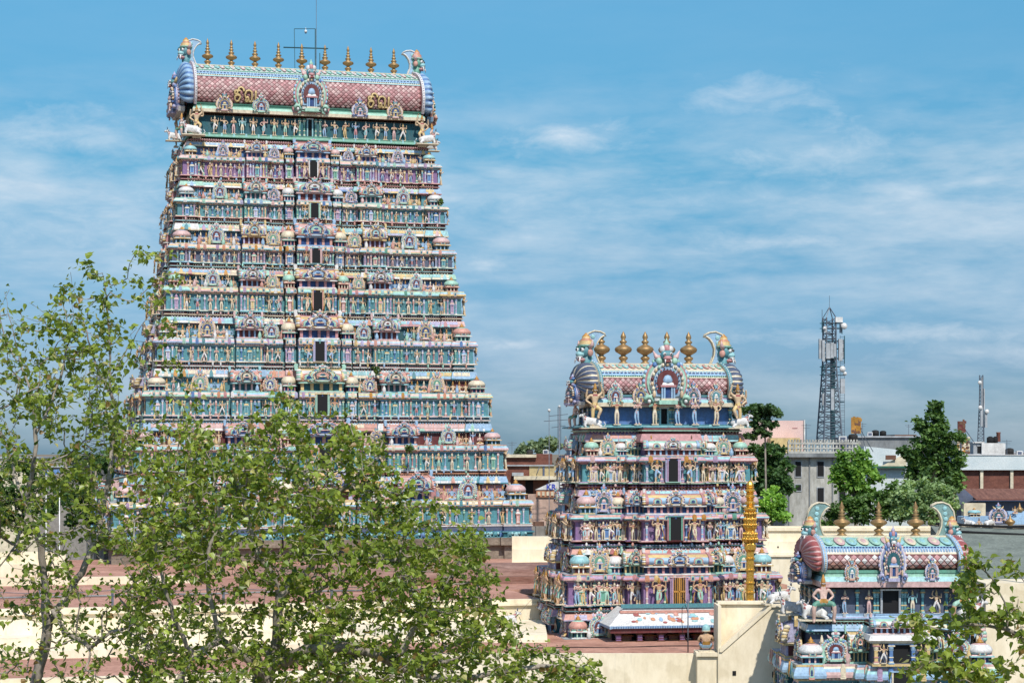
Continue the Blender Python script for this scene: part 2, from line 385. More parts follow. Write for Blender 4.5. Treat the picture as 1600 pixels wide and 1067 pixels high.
def vase(c1, c2, c3):
    mb = MB(); mb.box(-.4, .4, -.4, .4, 0, .06, K[c2])
    mb.lathe([(.42, .06), (.48, .14), (.26, .22), (.20, .30), (.18, .62), (.34, .70), (.42, .76), (.24, .82), (.40, .88), (.20, .93), (.04, 1.05)], 8, (0, 0, 0), K[c1], cols=[K[c1], K[c3], K[c1], K[c1], K[c1], K[c2], K[c2], K[c1], K[c3], K[c1]]); return mb.chunk()
def horseshoe(r, n=18, lob=0, feet=1.0):
    p = []
    for i in range(n+1):
        a = R(-38)+R(256)*i/n; rr = r*(1+(.05*math.cos(lob*a) if lob else 0)); p.append((rr*math.cos(a), rr*math.sin(a)))
    return p+[(-r*1.12*feet, -r*.70), (-r*1.05*feet, -r*.98), (-r*.55, -r*1.0), (r*.55, -r*1.0), (r*1.05*feet, -r*.98), (r*1.12*feet, -r*.70)]
def nasi(cs, lob=14, head=True, fig=None):
    """horseshoe gable facing -y: unit radius .5 centred at z=.55, concentric coloured rings, lion face on top"""
    mb = MB(); rs = (.47, .43, .38, .29, .23); y = .0
    for i, r in enumerate(rs):
        pts = [(x, z+.55) for x, z in horseshoe(r, 22, 0, 1.05 if i < 2 else .9)]
        mb.prism(pts, y-.06-.035*i, .12, K[cs[i % len(cs)]])
    for i in range(23):
        a = R(-32)+R(244)*i/22; mb.sph((.475*math.cos(a), -.02, .55+.475*math.sin(a)), .048, K[cs[(i % 2)*2+1]], 1, .9, 1)
    for i in range(15):
        a = R(-24)+R(228)*i/14; mb.sph((.335*math.cos(a), -.17, .55+.335*math.sin(a)), .036, K[(cs[(i+2) % len(cs)], 'skin', 'cream')[i % 3]], 1, 1, 1.15)
        mb.sph((.26*math.cos(a), -.2, .55+.26*math.sin(a)), .02, K[cs[(i+1) % len(cs)]])
    for s in (-1, 1):   # scrolls at the feet
        mb.tube([(s*(.40+.10*math.cos(t)), -.16, .16+.10*math.sin(t)) for t in [math.pi*(.1+.28*k) for k in range(6)]], [.05, .045, .04, .035, .03, .02], 6, K[cs[1]])
        mb.sph((s*.40, -.18, .16), .04, K[cs[2]]); mb.sph((s*.30, -.22, .30), .05, K['skin'], .8, .8, 1.5)
    # tiny tiered shrine inside
    mb.box(-.20, .20, -.27, .0, .10, .18, K[cs[1]]); mb.box(-.15, .15, -.25, .0, .18, .22, K['cream'])
    mb.box(-.11, .11, -.22, .0, .22, .44, K['dblue'])
    for x in (-.13, -.08, .08, .13): mb.box(x-.018, x+.018, -.25, -.1, .22, .44, K[cs[3 % len(cs)]])
    mb.box(-.17, .17, -.27, .0, .44, .48, K[cs[0]]); mb.box(-.13, .13, -.24, .0, .48, .53, K[cs[2]], .02)
    mb.lathe([(.11, .53), (.13, .58), (.09, .66), (.03, .70), (.01, .76)], 8, (0, -.14, 0), K[cs[3 % len(cs)]])
    if head:
        mb.sph((0, -.12, 1.06), .12, K['teal'], 1.25, .9, .9); mb.sph((0, -.20, 1.01), .07, K[cs[0]], 1.4, 1, .7); mb.sph((0, -.20, .95), .05, K['red'], 1.8, 1, .5)
        for s in (-1, 1):
            mb.sph((s*.07, -.21, 1.09), .035, K['white']); mb.sph((s*.07, -.24, 1.09), .016, K['black']); mb.tube([(s*.13, -.08, 1.02), (s*.23, -.08, 1.04), (s*.29, -.06, 1.16)], [.055, .05, .01], 6, K[('salmon', 'pink', 'yellow')[len(cs[0]) % 3]])
            mb.sph((s*.17, -.1, .95), .075, K[cs[1]]); mb.sph((s*.25, -.08, .88), .06, K['blue']); mb.sph((s*.085, -.08, 1.19), .07, K[cs[2 % len(cs)]]); mb.tube([(s*.06, -.24, .98), (s*.07, -.26, .90)], [.02, .004], 4, K['white'])
        mb.sph((0, -.10, 1.20), .075, K['rose'], 1, .8, 1.2); mb.lathe([(.05, 0), (.07, .04), (.03, .08), (.005, .15)], 8, (0, -.08, 1.26), K[cs[1]])
    return mb.chunk()
def kuta(c, lob=8):
    """corner shrine: pillared box, eave, ribbed dome, finial; 1 wide, about 1.3 high"""
    mb = MB(); mb.box(-.42, .42, -.42, .42, 0, .06, K[c[1]]); mb.box(-.30, .30, -.30, .30, .06, .34, K[c[3]])
    for s in (-1, 1):
        for t in (-1, -.33, .33, 1): mb.box(s*.36-.035, s*.36+.035, t*.36-.035, t*.36+.035, .06, .34, K[c[2]]); mb.box(t*.36-.035, t*.36+.035, s*.36-.035, s*.36+.035, .06, .34, K[c[2]])
    mb.box(-.50, .50, -.50, .50, .34, .40, K[c[1]]); mb.box(-.44, .44, -.44, .44, .40, .45, K[c[2]], .03)
    mb.lathe([(.38, .45), (.50, .54), (.52, .66), (.46, .80), (.32, .93), (.14, 1.0)], 16, (0, 0, 0), K[c[0]], lobes=lob, la=.06, cols=[K[c[1]], K[c[0]], K[c[0]], K[c[0]], K[c[2]]])
    for i in range(4):
        a = math.pi/2*i-math.pi/2; mm = RZ(a+math.pi/2) @ T((0, -.46, .38)) @ SC(.34); mb.add(NAS_SMALL, mm)
    mb.lathe([(.14, 1.0), (.20, 1.03), (.08, 1.08), (.12, 1.14), (.05, 1.2), (.01, 1.32)], 8, (0, 0, 0), K['ochre']); return mb.chunk()
_m = MB(); _m.prism([(x, z+.55) for x, z in horseshoe(.5, 10)], -.05, .2, K['salmon']); _m.prism([(x, z+.55) for x, z in horseshoe(.36, 10)], -.1, .2, K['mint']); _m.prism([(x, z+.5) for x, z in horseshoe(.2, 8)], -.14, .2, K['dblue']); NAS_SMALL = _m.chunk()
def barrel_prof(n=9):
    q = [(0, 1.0), (.12, 1.08), (.28, 1.12), (.45, 1.08), (.6, .99), (.72, .86), (.84, .64), (.93, .40), (1.0, .06)]
    return [(y, z) for z, y in q]
def sala(c, w=1.0, h=1.0, d=.5, horns=True, ncol=5, flat=False, fan=True):
    """barrel-roofed shrine: w wide, h high, depth d (half) in front of y=0"""
    mb = MB(); zb = h*.36
    mb.box(-w/2, w/2, -d, 0, 0, h*.06, K[c[1]]); mb.box(-w*.46, w*.46, -d*.8, 0, h*.06, zb, K[c[3]])
    for i in range(ncol):
        x = (-.44+.88*i/(ncol-1))*w; mb.box(x-.035*h, x+.035*h, -d*.92, -d*.75, h*.06, zb, K[c[2]])
    mb.box(-w*.53, w*.53, -d*1.12, 0, zb, zb+h*.06, K[c[1]]); mb.box(-w*.49, w*.49, -d, 0, zb+h*.06, zb+h*.11, K[c[4]])
    z0 = zb+h*.11; H = h-z0; pr = [(-y*d, z0+z*H) for y, z in barrel_prof()]
    n = len(pr); V = [(-w*.47, y, z) for y, z in pr]+[(w*.47, y, z) for y, z in pr]; V += [(-w*.47, .02, z0), (w*.47, .02, z0), (-w*.47, .02, h), (w*.47, .02, h)]
    cc = [K[c[0]]]*4+[K[c[4]]]*2+[K[c[2]]]*2
    mb.poly(V, [(i, i+n, i+n+1, i+1) for i in range(n-1)], cc, True)
    mb.poly(V, [tuple([2*n]+list(range(0, n))+[2*n+2]), tuple([2*n+1, 2*n+3]+list(range(2*n-1, n-1, -1)))], K[c[0]])
    for s in (-1, 1):
        pts = [(-y*d*1.16, z0+(z*1.1-.04)*H) for y, z in barrel_prof()]
        V = [(s*w*.455, y, z) for y, z in pts]+[(s*w*.505, y, z) for y, z in pts]+[(s*w*.455, 0, pts[-1][1]), (s*w*.505, 0, pts[-1][1]), (s*w*.455, 0, z0), (s*w*.505, 0, z0)]
        f = [(i, i+n, i+n+1, i+1) for i in range(n-1)]+[tuple(list(range(n))+[2*n, 2*n+2]), tuple(list(range(n, 2*n))+[2*n+1, 2*n+3])]; mb.poly(V, f, K[c[2]])
        if fan:
            for k in range(5):
                q = .12+.17*k; y = -d*(1.16-.5*max(0, q-.4)); mb.sph((s*w*.52, y*.9, z0+q*H), .09*h, K[c[1]] if k % 2 else K[c[4]], .8, 1.2, .8)
        if horns:
            u = .2*h
            pts = [(0, 0), (.5, .4), (.62, .9), (.5, 1.35), (.95, 1.5), (1.15, 1.0), (1.05, .4), (1.0, 0)]
            pp = [(s*(w*.42+x*u*.8), h-.08*h+z*u) for x, z in pts]
            if s < 0: pp = pp[::-1]
            mb.prism(pp[::-1] if False else pp, -d*.35, -d*.1, K[c[1]])
    mb.add(nasi((c[2], c[1], c[4], c[3], c[0]), 10, True), T((0, -d*1.16, z0-.10*h)) @ SC(h*.62, h*.5, h*.60))
    for s in (-1, 1): mb.add(NAS_SMALL, T((s*w*.30, -d*1.10, z0-.02*h)) @ SC(h*.30, h*.4, h*.33))
    return mb.chunk()
def dome_fig():  # cap
    pass
# ---------------------------------------------------------------- statue and shrine libraries
def lib():
    L = {}
    A = ARMS
    cl = ['white', 'yellow', 'aqua', 'cream', 'rose', 'cream', 'sky', 'white', 'cream', 'mint', 'pink']
    st = []
    combos = [(('up', 'up'), ('down', 'down'), 'straight', 'skin'), (('anjali', 'anjali'), None, 'straight', 'skinp'), (('up', 'hip'), None, 'tri', 'skin'),
              (('bless', 'down'), ('up', 'up'), 'straight', 'skin'), (('down', 'up'), None, 'tri2', 'skin2'), (('bless', 'bless'), ('up', 'up'), 'straight', 'sky'),
              (('out', 'up'), ('high', 'down'), 'lunge', 'skin'), (('anjali', 'anjali'), None, 'straight', 'skin'), (('hip', 'up'), None, 'cross', 'skinp'),
              (('bless', 'hip'), ('up', 'up'), 'tri', 'skin'), (('up', 'up'), None, 'straight', 'skin2'), (('bless', 'down'), ('up', 'up'), 'raise', 'skin'),
              (('down', 'down'), ('up', 'up'), 'straight', 'aqua'), (('anjali', 'anjali'), None, 'tri2', 'skinp')]
    for i, (a1, a2, lg, sk) in enumerate(combos):
        st.append(figure(a1, a2, lg, sk, cl[(i*3) % len(cl)], 'cream' if i % 3 else 'yellow', 1, female=i % 3 == 1))
    L['stand'] = st
    L['seat'] = [figure(('bless', 'bless'), None, 'seated', 'skin', 'white', 'gold'), figure(('anjali', 'anjali'), None, 'seated', 'skinp', 'yellow', 'cream'),
                 figure(('bless', 'down'), ('up', 'up'), 'seated', 'skin', 'rose', 'gold'), figure(('down', 'down'), None, 'seated', 'skin2', 'teal', 'brown'),
                 figure(('bless', 'hip'), ('up', 'up'), 'seated', 'sky', 'yellow', 'gold')]
    L['guard'] = [figure(('bless', 'down'), ('up', 'up'), 'cross', 'skin', 'cream', 'gold', prop='club'), figure(('hip', 'bless'), ('up', 'up'), 'raise', 'skin', 'sky', 'gold', prop='halo'),
                  figure(('down', 'hip'), ('up', 'up'), 'cross', 'skin2', 'mint', 'gold', prop='club')]
    L['giant'] = [figure(('hip', 'hip'), None, 'straddle', 'skinp', 'green', 'ochre', detail=True), figure(('hip', 'up'), None, 'straddle', 'skin2', 'mint', 'salmon', detail=True),
                  figure(('hip', 'high'), ('up', 'up'), 'raise', 'skin', 'yellow', 'gold', detail=True)]
    L['bull'] = [bull()]
    L['head'] = [yali_head('teal', 'yellow'), yali_head('green', 'salmon')]
    pc = [('sky', 'white', 'pink'), ('teal', 'aqua', 'yellow'), ('rose', 'cream', 'mint'), ('lilac', 'white', 'sky'), ('yellow', 'cream', 'rose'), ('green', 'mint', 'cream'), ('pink', 'salmon', 'white'), ('blue', 'sky', 'cream'), ('mauve', 'lilac', 'pink')]
    L['pil'] = [pil(*c) for c in pc]; L['niche'] = [niche(*c) for c in pc]; L['vase'] = [vase(*c) for c in pc]
    kc = [('white', 'aqua', 'pink', 'dblue'), ('mint', 'salmon', 'cream', 'maroon'), ('pink', 'yellow', 'sky', 'dteal'), ('cream', 'mint', 'rose', 'dblue'), ('aqua', 'yellow', 'white', 'maroon'), ('salmon', 'white', 'mint', 'dteal')]
    L['kuta'] = [kuta(c) for c in kc]
    sc_ = [('cream', 'aqua', 'pink', 'dteal', 'salmon'), ('sky', 'white', 'rose', 'dblue', 'yellow'), ('white', 'pink', 'sky', 'maroon', 'mint'), ('salmon', 'mint', 'yellow', 'dteal', 'white'), ('mint', 'sky', 'salmon', 'dblue', 'pink'), ('aqua', 'yellow', 'lilac', 'maroon', 'cream')]
    L['sala'] = [sala(c, 1, 1, .42) for c in sc_]; L['wsala'] = [sala(c, 1.0, .5, .26, ncol=9) for c in sc_]
    nc = [('cream', 'pink', 'teal', 'yellow', 'dblue'), ('sky', 'salmon', 'cream', 'white', 'teal'), ('rose', 'mint', 'white', 'sky', 'maroon'), ('white', 'lilac', 'blue', 'pink', 'dteal'), ('yellow', 'rose', 'mint', 'white', 'dblue'), ('pink', 'yellow', 'sky', 'cream', 'green')]
    L['nasi'] = [nasi(c) for c in nc]
    L['knob'] = [MB().lathe([(.3, 0), (.5, .2), (.45, .5), (.2, .75), (.22, .85), (.02, 1.1)], 8, (0, 0, 0), K[c]).chunk() for c in ('mint', 'sky', 'pink', 'yellow', 'white', 'salmon')]
    return L
LIB = lib(); LM = {}
def lmesh(kind, i, mat='paint2'):
    key = (kind, i % len(LIB[kind]), mat)
    if key not in LM:
        mb = MB(); mb.ch.append(LIB[kind][key[1]]); LM[key] = mb.mesh(kind, M[mat])
    return LM[key]
def lch(kind, i): return LIB[kind][i % len(LIB[kind])]

def plan(W, D, fb, sb):
    """stepped plan, counter-clockwise; fb/sb: half lists (end fraction, projection) from the centre out; deep negative projections are dark slots"""
    def half(L, lst, ext):
        o = [(-ext, lst[-1][1])]
        xs = [0]+[f for f, p in lst]
        for i in range(len(lst)-1, 0, -1):
            x = -xs[i]*L; o.append((x, lst[i][1])); o.append((x, lst[i-1][1]))
        r = [(-x, p) for x, p in reversed(o)]
        return o+r
    f = half(W, fb, W+sb[-1][1]); s = half(D, sb, D+fb[-1][1])
    pts = []
    for x, p in f[:-1]: pts.append((x, -(D+p), p < -.3))
    for x, p in s[:-1]: pts.append((W+p, x, p < -.3))
    for x, p in f[:-1]: pts.append((-x, D+p, p < -.3))
    for x, p in s[:-1]: pts.append((-(W+p), -x, p < -.3))
    o = []
    for q in pts:
        if not o or (abs(q[0]-o[-1][0])+abs(q[1]-o[-1][1])) > 1e-6: o.append(q)
    return o
def sweep(mb, poly, prof, cap_top=None, alts=None, rr=None):
    """prof: (offset, z, colour of the face that ends here); alts: colour -> choices, drawn afresh for each stretch of wall"""
    n = len(poly); P_ = [np.array(p[:2]) for p in poly]; off = []; gr = [len(p) > 2 and p[2] for p in poly]
    for i in range(n):
        a = P_[i]-P_[i-1]; b = P_[(i+1) % n]-P_[i]; a = a/np.linalg.norm(a); b = b/np.linalg.norm(b)
        n1 = np.array((a[1], -a[0])); n2 = np.array((b[1], -b[0]))
        fa = 0 if (gr[i] or gr[i-1]) else 1; fb_ = 0 if (gr[i] or gr[(i+1) % n]) else 1
        off.append(n1*max(fa, fb_) if abs(a @ b) > .99 else n1*fa+n2*fb_)
    V = []
    for o, z, c in prof:
        for i in range(n): q = P_[i]+off[i]*o; V.append((q[0], q[1], z))
    f = []; C = []; pick = [rr.randrange(1000) for i in range(n)] if rr else None
    for k in range(len(prof)-1):
        for i in range(n):
            j = (i+1) % n; f.append((k*n+i, k*n+j, (k+1)*n+j, (k+1)*n+i)); c = prof[k+1][2]
            if alts and c in alts: ch = alts[c]; c = ch[(pick[i]+k//2) % len(ch)]
            C.append(K[c])
    mb.poly(V, f, C)
    if cap_top: mb.poly([V[(len(prof)-1)*n+i] for i in range(n)], [tuple(range(n))], K[cap_top])
def pj(lst, fr):
    fr = abs(fr)
    for f, p in lst:
        if fr <= f+1e-6: return p
    return lst[-1][1]
SIDE = [('f', 0), ('r', math.pi/2), ('l', -math.pi/2)]

def gopuram(S):
    a = S['rz']; ca, sa = math.cos(a), math.sin(a); Xc, Yc = S['X'], S['Y']; u = S['u']
    def zf(py, D): return ZP(py, Yc-D*ca)
    def solveW(px, D): t = (px-800)/F; return (t*(Yc-D*ca)-Xc-D*sa)/(ca-t*sa)
    sts = S['storeys']
    for s in sts:
        s['W'] = solveW(s['px'], s['D'])-.3*u; s['z'] = [zf(p, s['D']) for p in s['py']]
    zbase = min(s['z'][0] for s in sts)-S.get('drop', 0)
    root = empty('gopuram', S['label'], 'temple tower', (Xc, Yc, 0), a, S.get('group'))
    pend = []   # statues: (kind, i, matrix, size)
    rr = random.Random(S['seed'])
    g = S['griva']; gW = solveW(g['px'], g['D']); gD = g['D']; gz = [zf(p, gD) for p in g['py']]  # floor, wall bottom, wall top, eave top
    fb, sb = S['fb'], S['sb']; fb = [(f, p*u) for f, p in fb]; sb = [(f, p*u) for f, p in sb]
    for k, s in enumerate(sts):      # top to bottom
        W, D = s['W'], s['D']; z0, z1, z2, z3, z4 = s['z']
        Wn, Dn = (sts[k-1]['W'], sts[k-1]['D']) if k else (gW+.5*u, gD+.5*u)
        pl = plan(W, D, fb, sb); pn = plan(Wn, Dn, fb, sb) if k else plan(Wn, Dn, [(fb[0][0], fb[0][1]), (1, 0)], [(1, 0)])
        c = s['c']; hw = z1-z0; hc = z2-z1
        al_ = {c[4]: (c[4], 'aqua', c[4], 'mint', 'sky'), c[5]: (c[5], 'aqua', 'mint', c[4], 'sky', 'pink'), c[6]: (c[6], 'cream', 'aqua', c[3]), c[3]: (c[3], 'pink', 'sky', 'yellow'), c[2]: (c[2], 'aqua', c[2], 'pink')} if S.get('vary', 1) else {}
        al2 = {c[9]: (c[9], 'aqua', 'mint', 'white', 'sky', 'pink'), c[8]: (c[8], 'teal', 'aqua', 'rose'), c[7]: (c[7], 'teal', c[7], 'dteal')} if S.get('vary', 1) else {}
        if S.get('pinky'):
            al_ = {c[4]: (c[4], 'rose', 'teal', 'pink', 'mauve'), c[5]: (c[5], 'pink', 'rose', 'mauve', 'aqua', 'salmon'), c[6]: (c[6], 'pink', 'teal', 'rose'), c[3]: (c[3], 'rose', 'mauve'), c[2]: (c[2], 'mauve', 'pink')}
            al2 = {c[9]: (c[9], 'rose', 'pink', 'mauve', 'salmon'), c[8]: (c[8], 'teal', 'rose', 'pink'), c[7]: (c[7], 'purple', 'maroon', 'teal')}
        mb = MB()
        lz = z0-.03*u
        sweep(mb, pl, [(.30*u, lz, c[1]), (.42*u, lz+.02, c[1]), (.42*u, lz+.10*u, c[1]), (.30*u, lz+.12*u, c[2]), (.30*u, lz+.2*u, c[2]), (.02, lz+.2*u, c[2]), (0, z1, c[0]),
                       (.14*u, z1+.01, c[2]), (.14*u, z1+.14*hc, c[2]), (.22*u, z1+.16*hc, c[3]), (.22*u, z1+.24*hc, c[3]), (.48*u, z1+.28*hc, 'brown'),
                       (.56*u, z1+.30*hc, c[4]), (.60*u, z1+.44*hc, c[4]), (.55*u, z1+.60*hc, c[5]), (.44*u, z1+.78*hc, c[5]), (.34*u, z1+.88*hc, c[6]), (.36*u, z1+.89*hc, c[6]), (.36*u, z2, c[6]), (.0, z2+.002, 'grey')], cap_top='grey', alts=al_, rr=rr)
        hu = z4-z3
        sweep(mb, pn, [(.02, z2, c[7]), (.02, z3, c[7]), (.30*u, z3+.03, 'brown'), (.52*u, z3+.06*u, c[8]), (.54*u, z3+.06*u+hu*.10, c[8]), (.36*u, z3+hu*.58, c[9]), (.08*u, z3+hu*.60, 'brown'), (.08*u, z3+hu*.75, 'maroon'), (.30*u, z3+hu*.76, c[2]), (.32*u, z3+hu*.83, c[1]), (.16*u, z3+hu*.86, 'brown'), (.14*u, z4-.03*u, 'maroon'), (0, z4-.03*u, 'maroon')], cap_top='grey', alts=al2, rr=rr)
        for side, ang in SIDE:
            Mr = RZ(ang); fr = side == 'f'; L, B = (W, D) if fr else (D, W); Ln, Bn = (Wn, Dn) if fr else (Dn, Wn); bl = fb if fr else sb
            it = S['items'] if fr else S['side_items']
            zw = lz+.2*u; hh = z1-zw
            # dentils under the cornice and under the upper band
            for (BB, LL, lst, zz, oo, cc) in ((Bn, Ln, bl if k else [(1, 0)], z3+hu*.74, .06*u, 'cream'), (Bn, Ln, bl if k else [(1, 0)], z4-.06*u, .12*u, c[2]), (B, L, bl, z1+.24*hc, .26*u, c[6]), (Bn, Ln, bl if k else [(1, 0)], z3-.06*u, .08*u, c[1])):
                nd = int(2*LL/(.30*u)); 
                V = []; f = []
                for i in range(nd):
                    x = -LL+(i+.5)*2*LL/nd; o = BB+pj(lst, x/LL)+oo; wq = .07*u
                    b0 = len(V); V += [(x-wq, -o-.1*u, zz-.09*u), (x+wq, -o-.1*u, zz-.09*u), (x+wq, -o-.1*u, zz+.02), (x-wq, -o-.1*u, zz+.02), (x-wq, -o+.06*u, zz-.09*u), (x+wq, -o+.06*u, zz-.09*u), (x+wq, -o+.06*u, zz+.02), (x-wq, -o+.06*u, zz+.02)]
                    f += [(b0, b0+1, b0+2, b0+3), (b0+4, b0, b0+3, b0+7), (b0+1, b0+5, b0+6, b0+2), (b0+4, b0+5, b0+1, b0)]
                q = MB().poly(V, f, K[cc]); mb.add(q.chunk(), Mr)
            # gable studs along cornice and painted studs on the upper band
            ns = max(4, int(2*L/(.82*u)))
            for i in range(ns):
                x = -L+(i+.5)*2*L/ns; o = B+pj(bl, x/L)+.575*u; cc = PAL[rr.randrange(len(PAL))]
                if pj(bl, x/L) > -.2 and rr.random() < .85: mb.add(NAS_SMALL, Mr @ T((x, -o, z1+.2*hc)) @ SC(.42*u, .5*u, hc*.8), K[cc] if rr.random() < .5 else None)
            ns = max(4, int(2*Ln/(1.15*u))); h3 = hu*.56; run = 0; tlt = math.atan2(.18*u, hu*.48-.06*u); cc = K['white']
            for i in range(ns):
                x = -Ln+(i+.5)*2*Ln/ns; o = Bn+(pj(bl, x/Ln) if k else 0)+.585*u; wq = Ln/ns*.95
                if run <= 0: cc = K[(c[8], c[9], c[10], c[11], 'white', 'cream', PAL[rr.randrange(len(PAL))])[rr.randrange(7)]]; run = rr.randrange(1, 5)
                run -= 1
                if k and pj(bl, x/Ln) < -.2: continue
                tl = Mr @ T((x, -o, z3+.06*u+hu*.06)) @ Matrix.Rotation(-tlt, 4, 'X')
                mb.add(MB().box(-wq, wq, -.02*u, .2*u, 0, h3*.30, cc, .02*u).chunk(), tl)
                c3 = K[(c[9], c[8], c[11], 'cream', c[4], 'sky', 'aqua')[rr.randrange(7)]] if i % 3 == 0 or i == 0 else c3
                mb.add(MB().box(-wq, wq, .0, .2*u, h3*.36, h3*.80, c3, .02*u).chunk(), tl)
                for q in range(3): mb.add(MB().box(-wq+(q+.4)*wq*.66, -wq+(q+.62)*wq*.66, -.05*u, .1*u, h3*.80, h3*1.0, K[c[2]]).chunk(), tl)
                if rr.random() < .45:
                    c2 = K[c[10+rr.randrange(2)] if rr.random() < .6 else PAL[rr.randrange(len(PAL))]]
                    mb.add(MB().prism([(-.26*u, 0), (.26*u, 0), (.2*u, h3*.55), (0, h3*.95), (-.2*u, h3*.55)], -.09*u, .2*u, c2).chunk(), tl)
            if k:
                ns = int(2*Ln/(1.0*u))
                for i in range(ns):
                    x = -Ln+(i+.5)*2*Ln/ns
                    if pj(bl, x/Ln) < -.2 or rr.random() < .35: continue
                    mb.add(lch('knob', rr.randrange(6)), Mr @ T((x, -(Bn+pj(bl, x/Ln)+.34*u), z3+hu*.82)) @ SC(.26*u, .24*u, hu*.38))
            if S.get('figband') and k:
                ns = int(2*Ln/(.95*u))
                for i in range(ns):
                    x = -Ln+(i+.5)*2*Ln/ns; o = Bn+pj(bl, x/Ln)+.55*u
                    if abs(x/Ln) < (.32 if fr else 0) or rr.random() < .2: continue
                    mb.add(lch('seat', rr.randrange(99)), Mr @ T((x, -o, z3+hu*.12)) @ SC(hu*.95))
            def put(kind, x, wd, dp=.14, ci=None, ht=1.0):
                o = B+pj(bl, x/L)+dp*u; i = rr.randrange(99) if ci is None else ci
                mb.add(lch(kind, i), Mr @ T((x, -o, zw)) @ SC(wd*u, wd*u*.8, hh*ht))
            for x in it.get('pil', ()):
                i = rr.randrange(99); nn = ((x,), (x, -x))[abs(x) > .001]
                for xx in nn: put('pil', xx*L, .26, .1, i)
            for nm, wd in (('niche', .55), ('vase', .42)):
                for x in it.get(nm, ()):
                    i = rr.randrange(99)
                    for xx in ((x,), (x, -x))[abs(x) > .001]: put(nm, xx*L, wd, .18, i, .95)
            for j, x in enumerate(it.get('stat', ())):
                for xx in (x, -x) if abs(x) > .001 else (x,):
                    if not fr and rr.random() < .15: continue
                    o = B+pj(bl, xx)+.40*u; sz = hh*(.93+.14*rr.random())*S.get('sk', 1); pend.append(('stand', rr.randrange(99), Mr @ T((xx*L, -o+.08*u, zw)) @ RZ(rr.uniform(-.12, .12)) @ SC(sz, sz, sz*.95), sz))
            for x in it.get('guard', ()):
                for sgn in (1, -1):
                    o = B+pj(bl, x)+.72*u; sz = hh*1.14*it.get('gs', 1); pend.append(('guard', s.get('g', k), Mr @ T((sgn*x*L, -o, zw)) @ SC(sz*-sgn*1.1, sz, sz*.95), sz*3))
            # miniature shrines standing on the cornice
            hp = z3-z2
            for kind, x, wf, hf in it.get('shr', ()):
                i = rr.randrange(99)
                for xx in (x, -x) if abs(x) > .001 else (x,):
                    w = wf*L*2 if kind in ('sala', 'wsala') else wf*hp; h = hf*hp
                    zz = z2
                    yb = B+pj(bl, xx)
                    if kind == 'wsala': Mx = T((xx*L, -(Bn+pj(bl, xx)*(1 if (k or xx == 0) else 0))+.0, zz)) @ SC(w, max(.6*u, (B-Bn)+.42*u)/.29, h/.5)
                    elif kind == 'sala': Mx = T((xx*L, -(Bn+(pj(bl, xx) if (k or xx == 0) else 0)), zz)) @ SC(w, max(.6*u, (B-Bn)+.38*u)/.48, h)
                    elif kind == 'kuta': Mx = T((xx*L-math.copysign(w*.40-.36*u, xx) if abs(x) > .9 else xx*L, -(yb+.40*u-w*.5), zz)) @ SC(w, w, h/1.3)
                    else: Mx = T((xx*L, -(yb+.02*u), zz)) @ SC(w, w*.6, h/1.35)
                    nm = {'sala': 'barrel_shrine', 'wsala': 'barrel_shrine', 'kuta': 'domed_shrine', 'nasi': 'arched_gable'}[kind]
                    if not fr and kind == 'kuta': continue
                    inst(lmesh(kind, i), nm, root, Mr @ Mx)
            for x in it.get('knob', ()):
                for xx in (x, -x):
                    i = rr.randrange(99); mb.add(lch('knob', i), Mr @ T((xx*L, -(B+pj(bl, xx)+.15*u), z2)) @ SC(.5*u, .4*u, hp*.6))
            for x in it.get('seat', ()):
                for xx in (x, -x):
                    if rr.random() < .07: continue
                    o = (B+Bn)/2+pj(bl, xx)*.7; sz = hp*1.42; kd = 'seat' if rr.random() < S.get('pseat', .75) else 'stand'
                    if kd == 'stand': sz = hp*1.05
                    pend.append((kd, rr.randrange(99), Mr @ T((xx*L, -o-.14*u, z2)) @ SC(sz*.95, sz, sz), sz*.7))
            # doorway
            if fr:
                dw = S['door']*W; o = B+fb[0][1]; dm = MB(); zt = z1+.70*hc; hd = zt-zw
                for sx in (-1, 1): dm.box(sx*dw-.07*u, sx*dw+.07*u, -o-.66*u, -o+.05, zw, zt, K[c[3]]); dm.box(sx*(dw+.15*u)-.05*u, sx*(dw+.15*u)+.05*u, -o-.62*u, -o+.05, zw, zt, K[c[5]])
                dm.box(-dw-.22*u, dw+.22*u, -o-.70*u, -o+.05, zt, zt+.10*u, K[c[4]]); dm.box(-dw-.2*u, dw+.2*u, -o-.74*u, -o, zw-.04*u, zw+.03*u, K[c[1]])
                d_ = dm.build('doorway', M['paint2'], root)
                MB().box(-dw+.07*u, dw-.07*u, -o-.63*u, -o-.60*u, zw+.03*u, zt).build('black_panel', M['dark'], d_)  # black sheet across the frame, painting the shade of a deep doorway
                if s.get('grille'):
                    gm = MB()
                    for i in range(7): x = -dw+.1*u+i*(2*dw-.2*u)/6; gm.box(x-.02, x+.02, -o-.68*u, -o-.635*u, zw+.05, zt, K['ochre'])
                    gm.box(-dw+.07*u, dw-.07*u, -o-.71*u, -o-.685*u, zw+hd*.48, zw+hd*.54, K['ochre']); gm.box(-.05, .05, -o-.71*u, -o-.685*u, zw+.05, zt, K['ochre']); gm.build('grille', M['paint2'], d_)
        mb.build('storey', M['paint'], root)
    # base below the lowest storey
    s = sts[-1]; pl = plan(s['W'], s['D'], fb, sb); mb = MB(); zb = s['z'][0]-.03*u
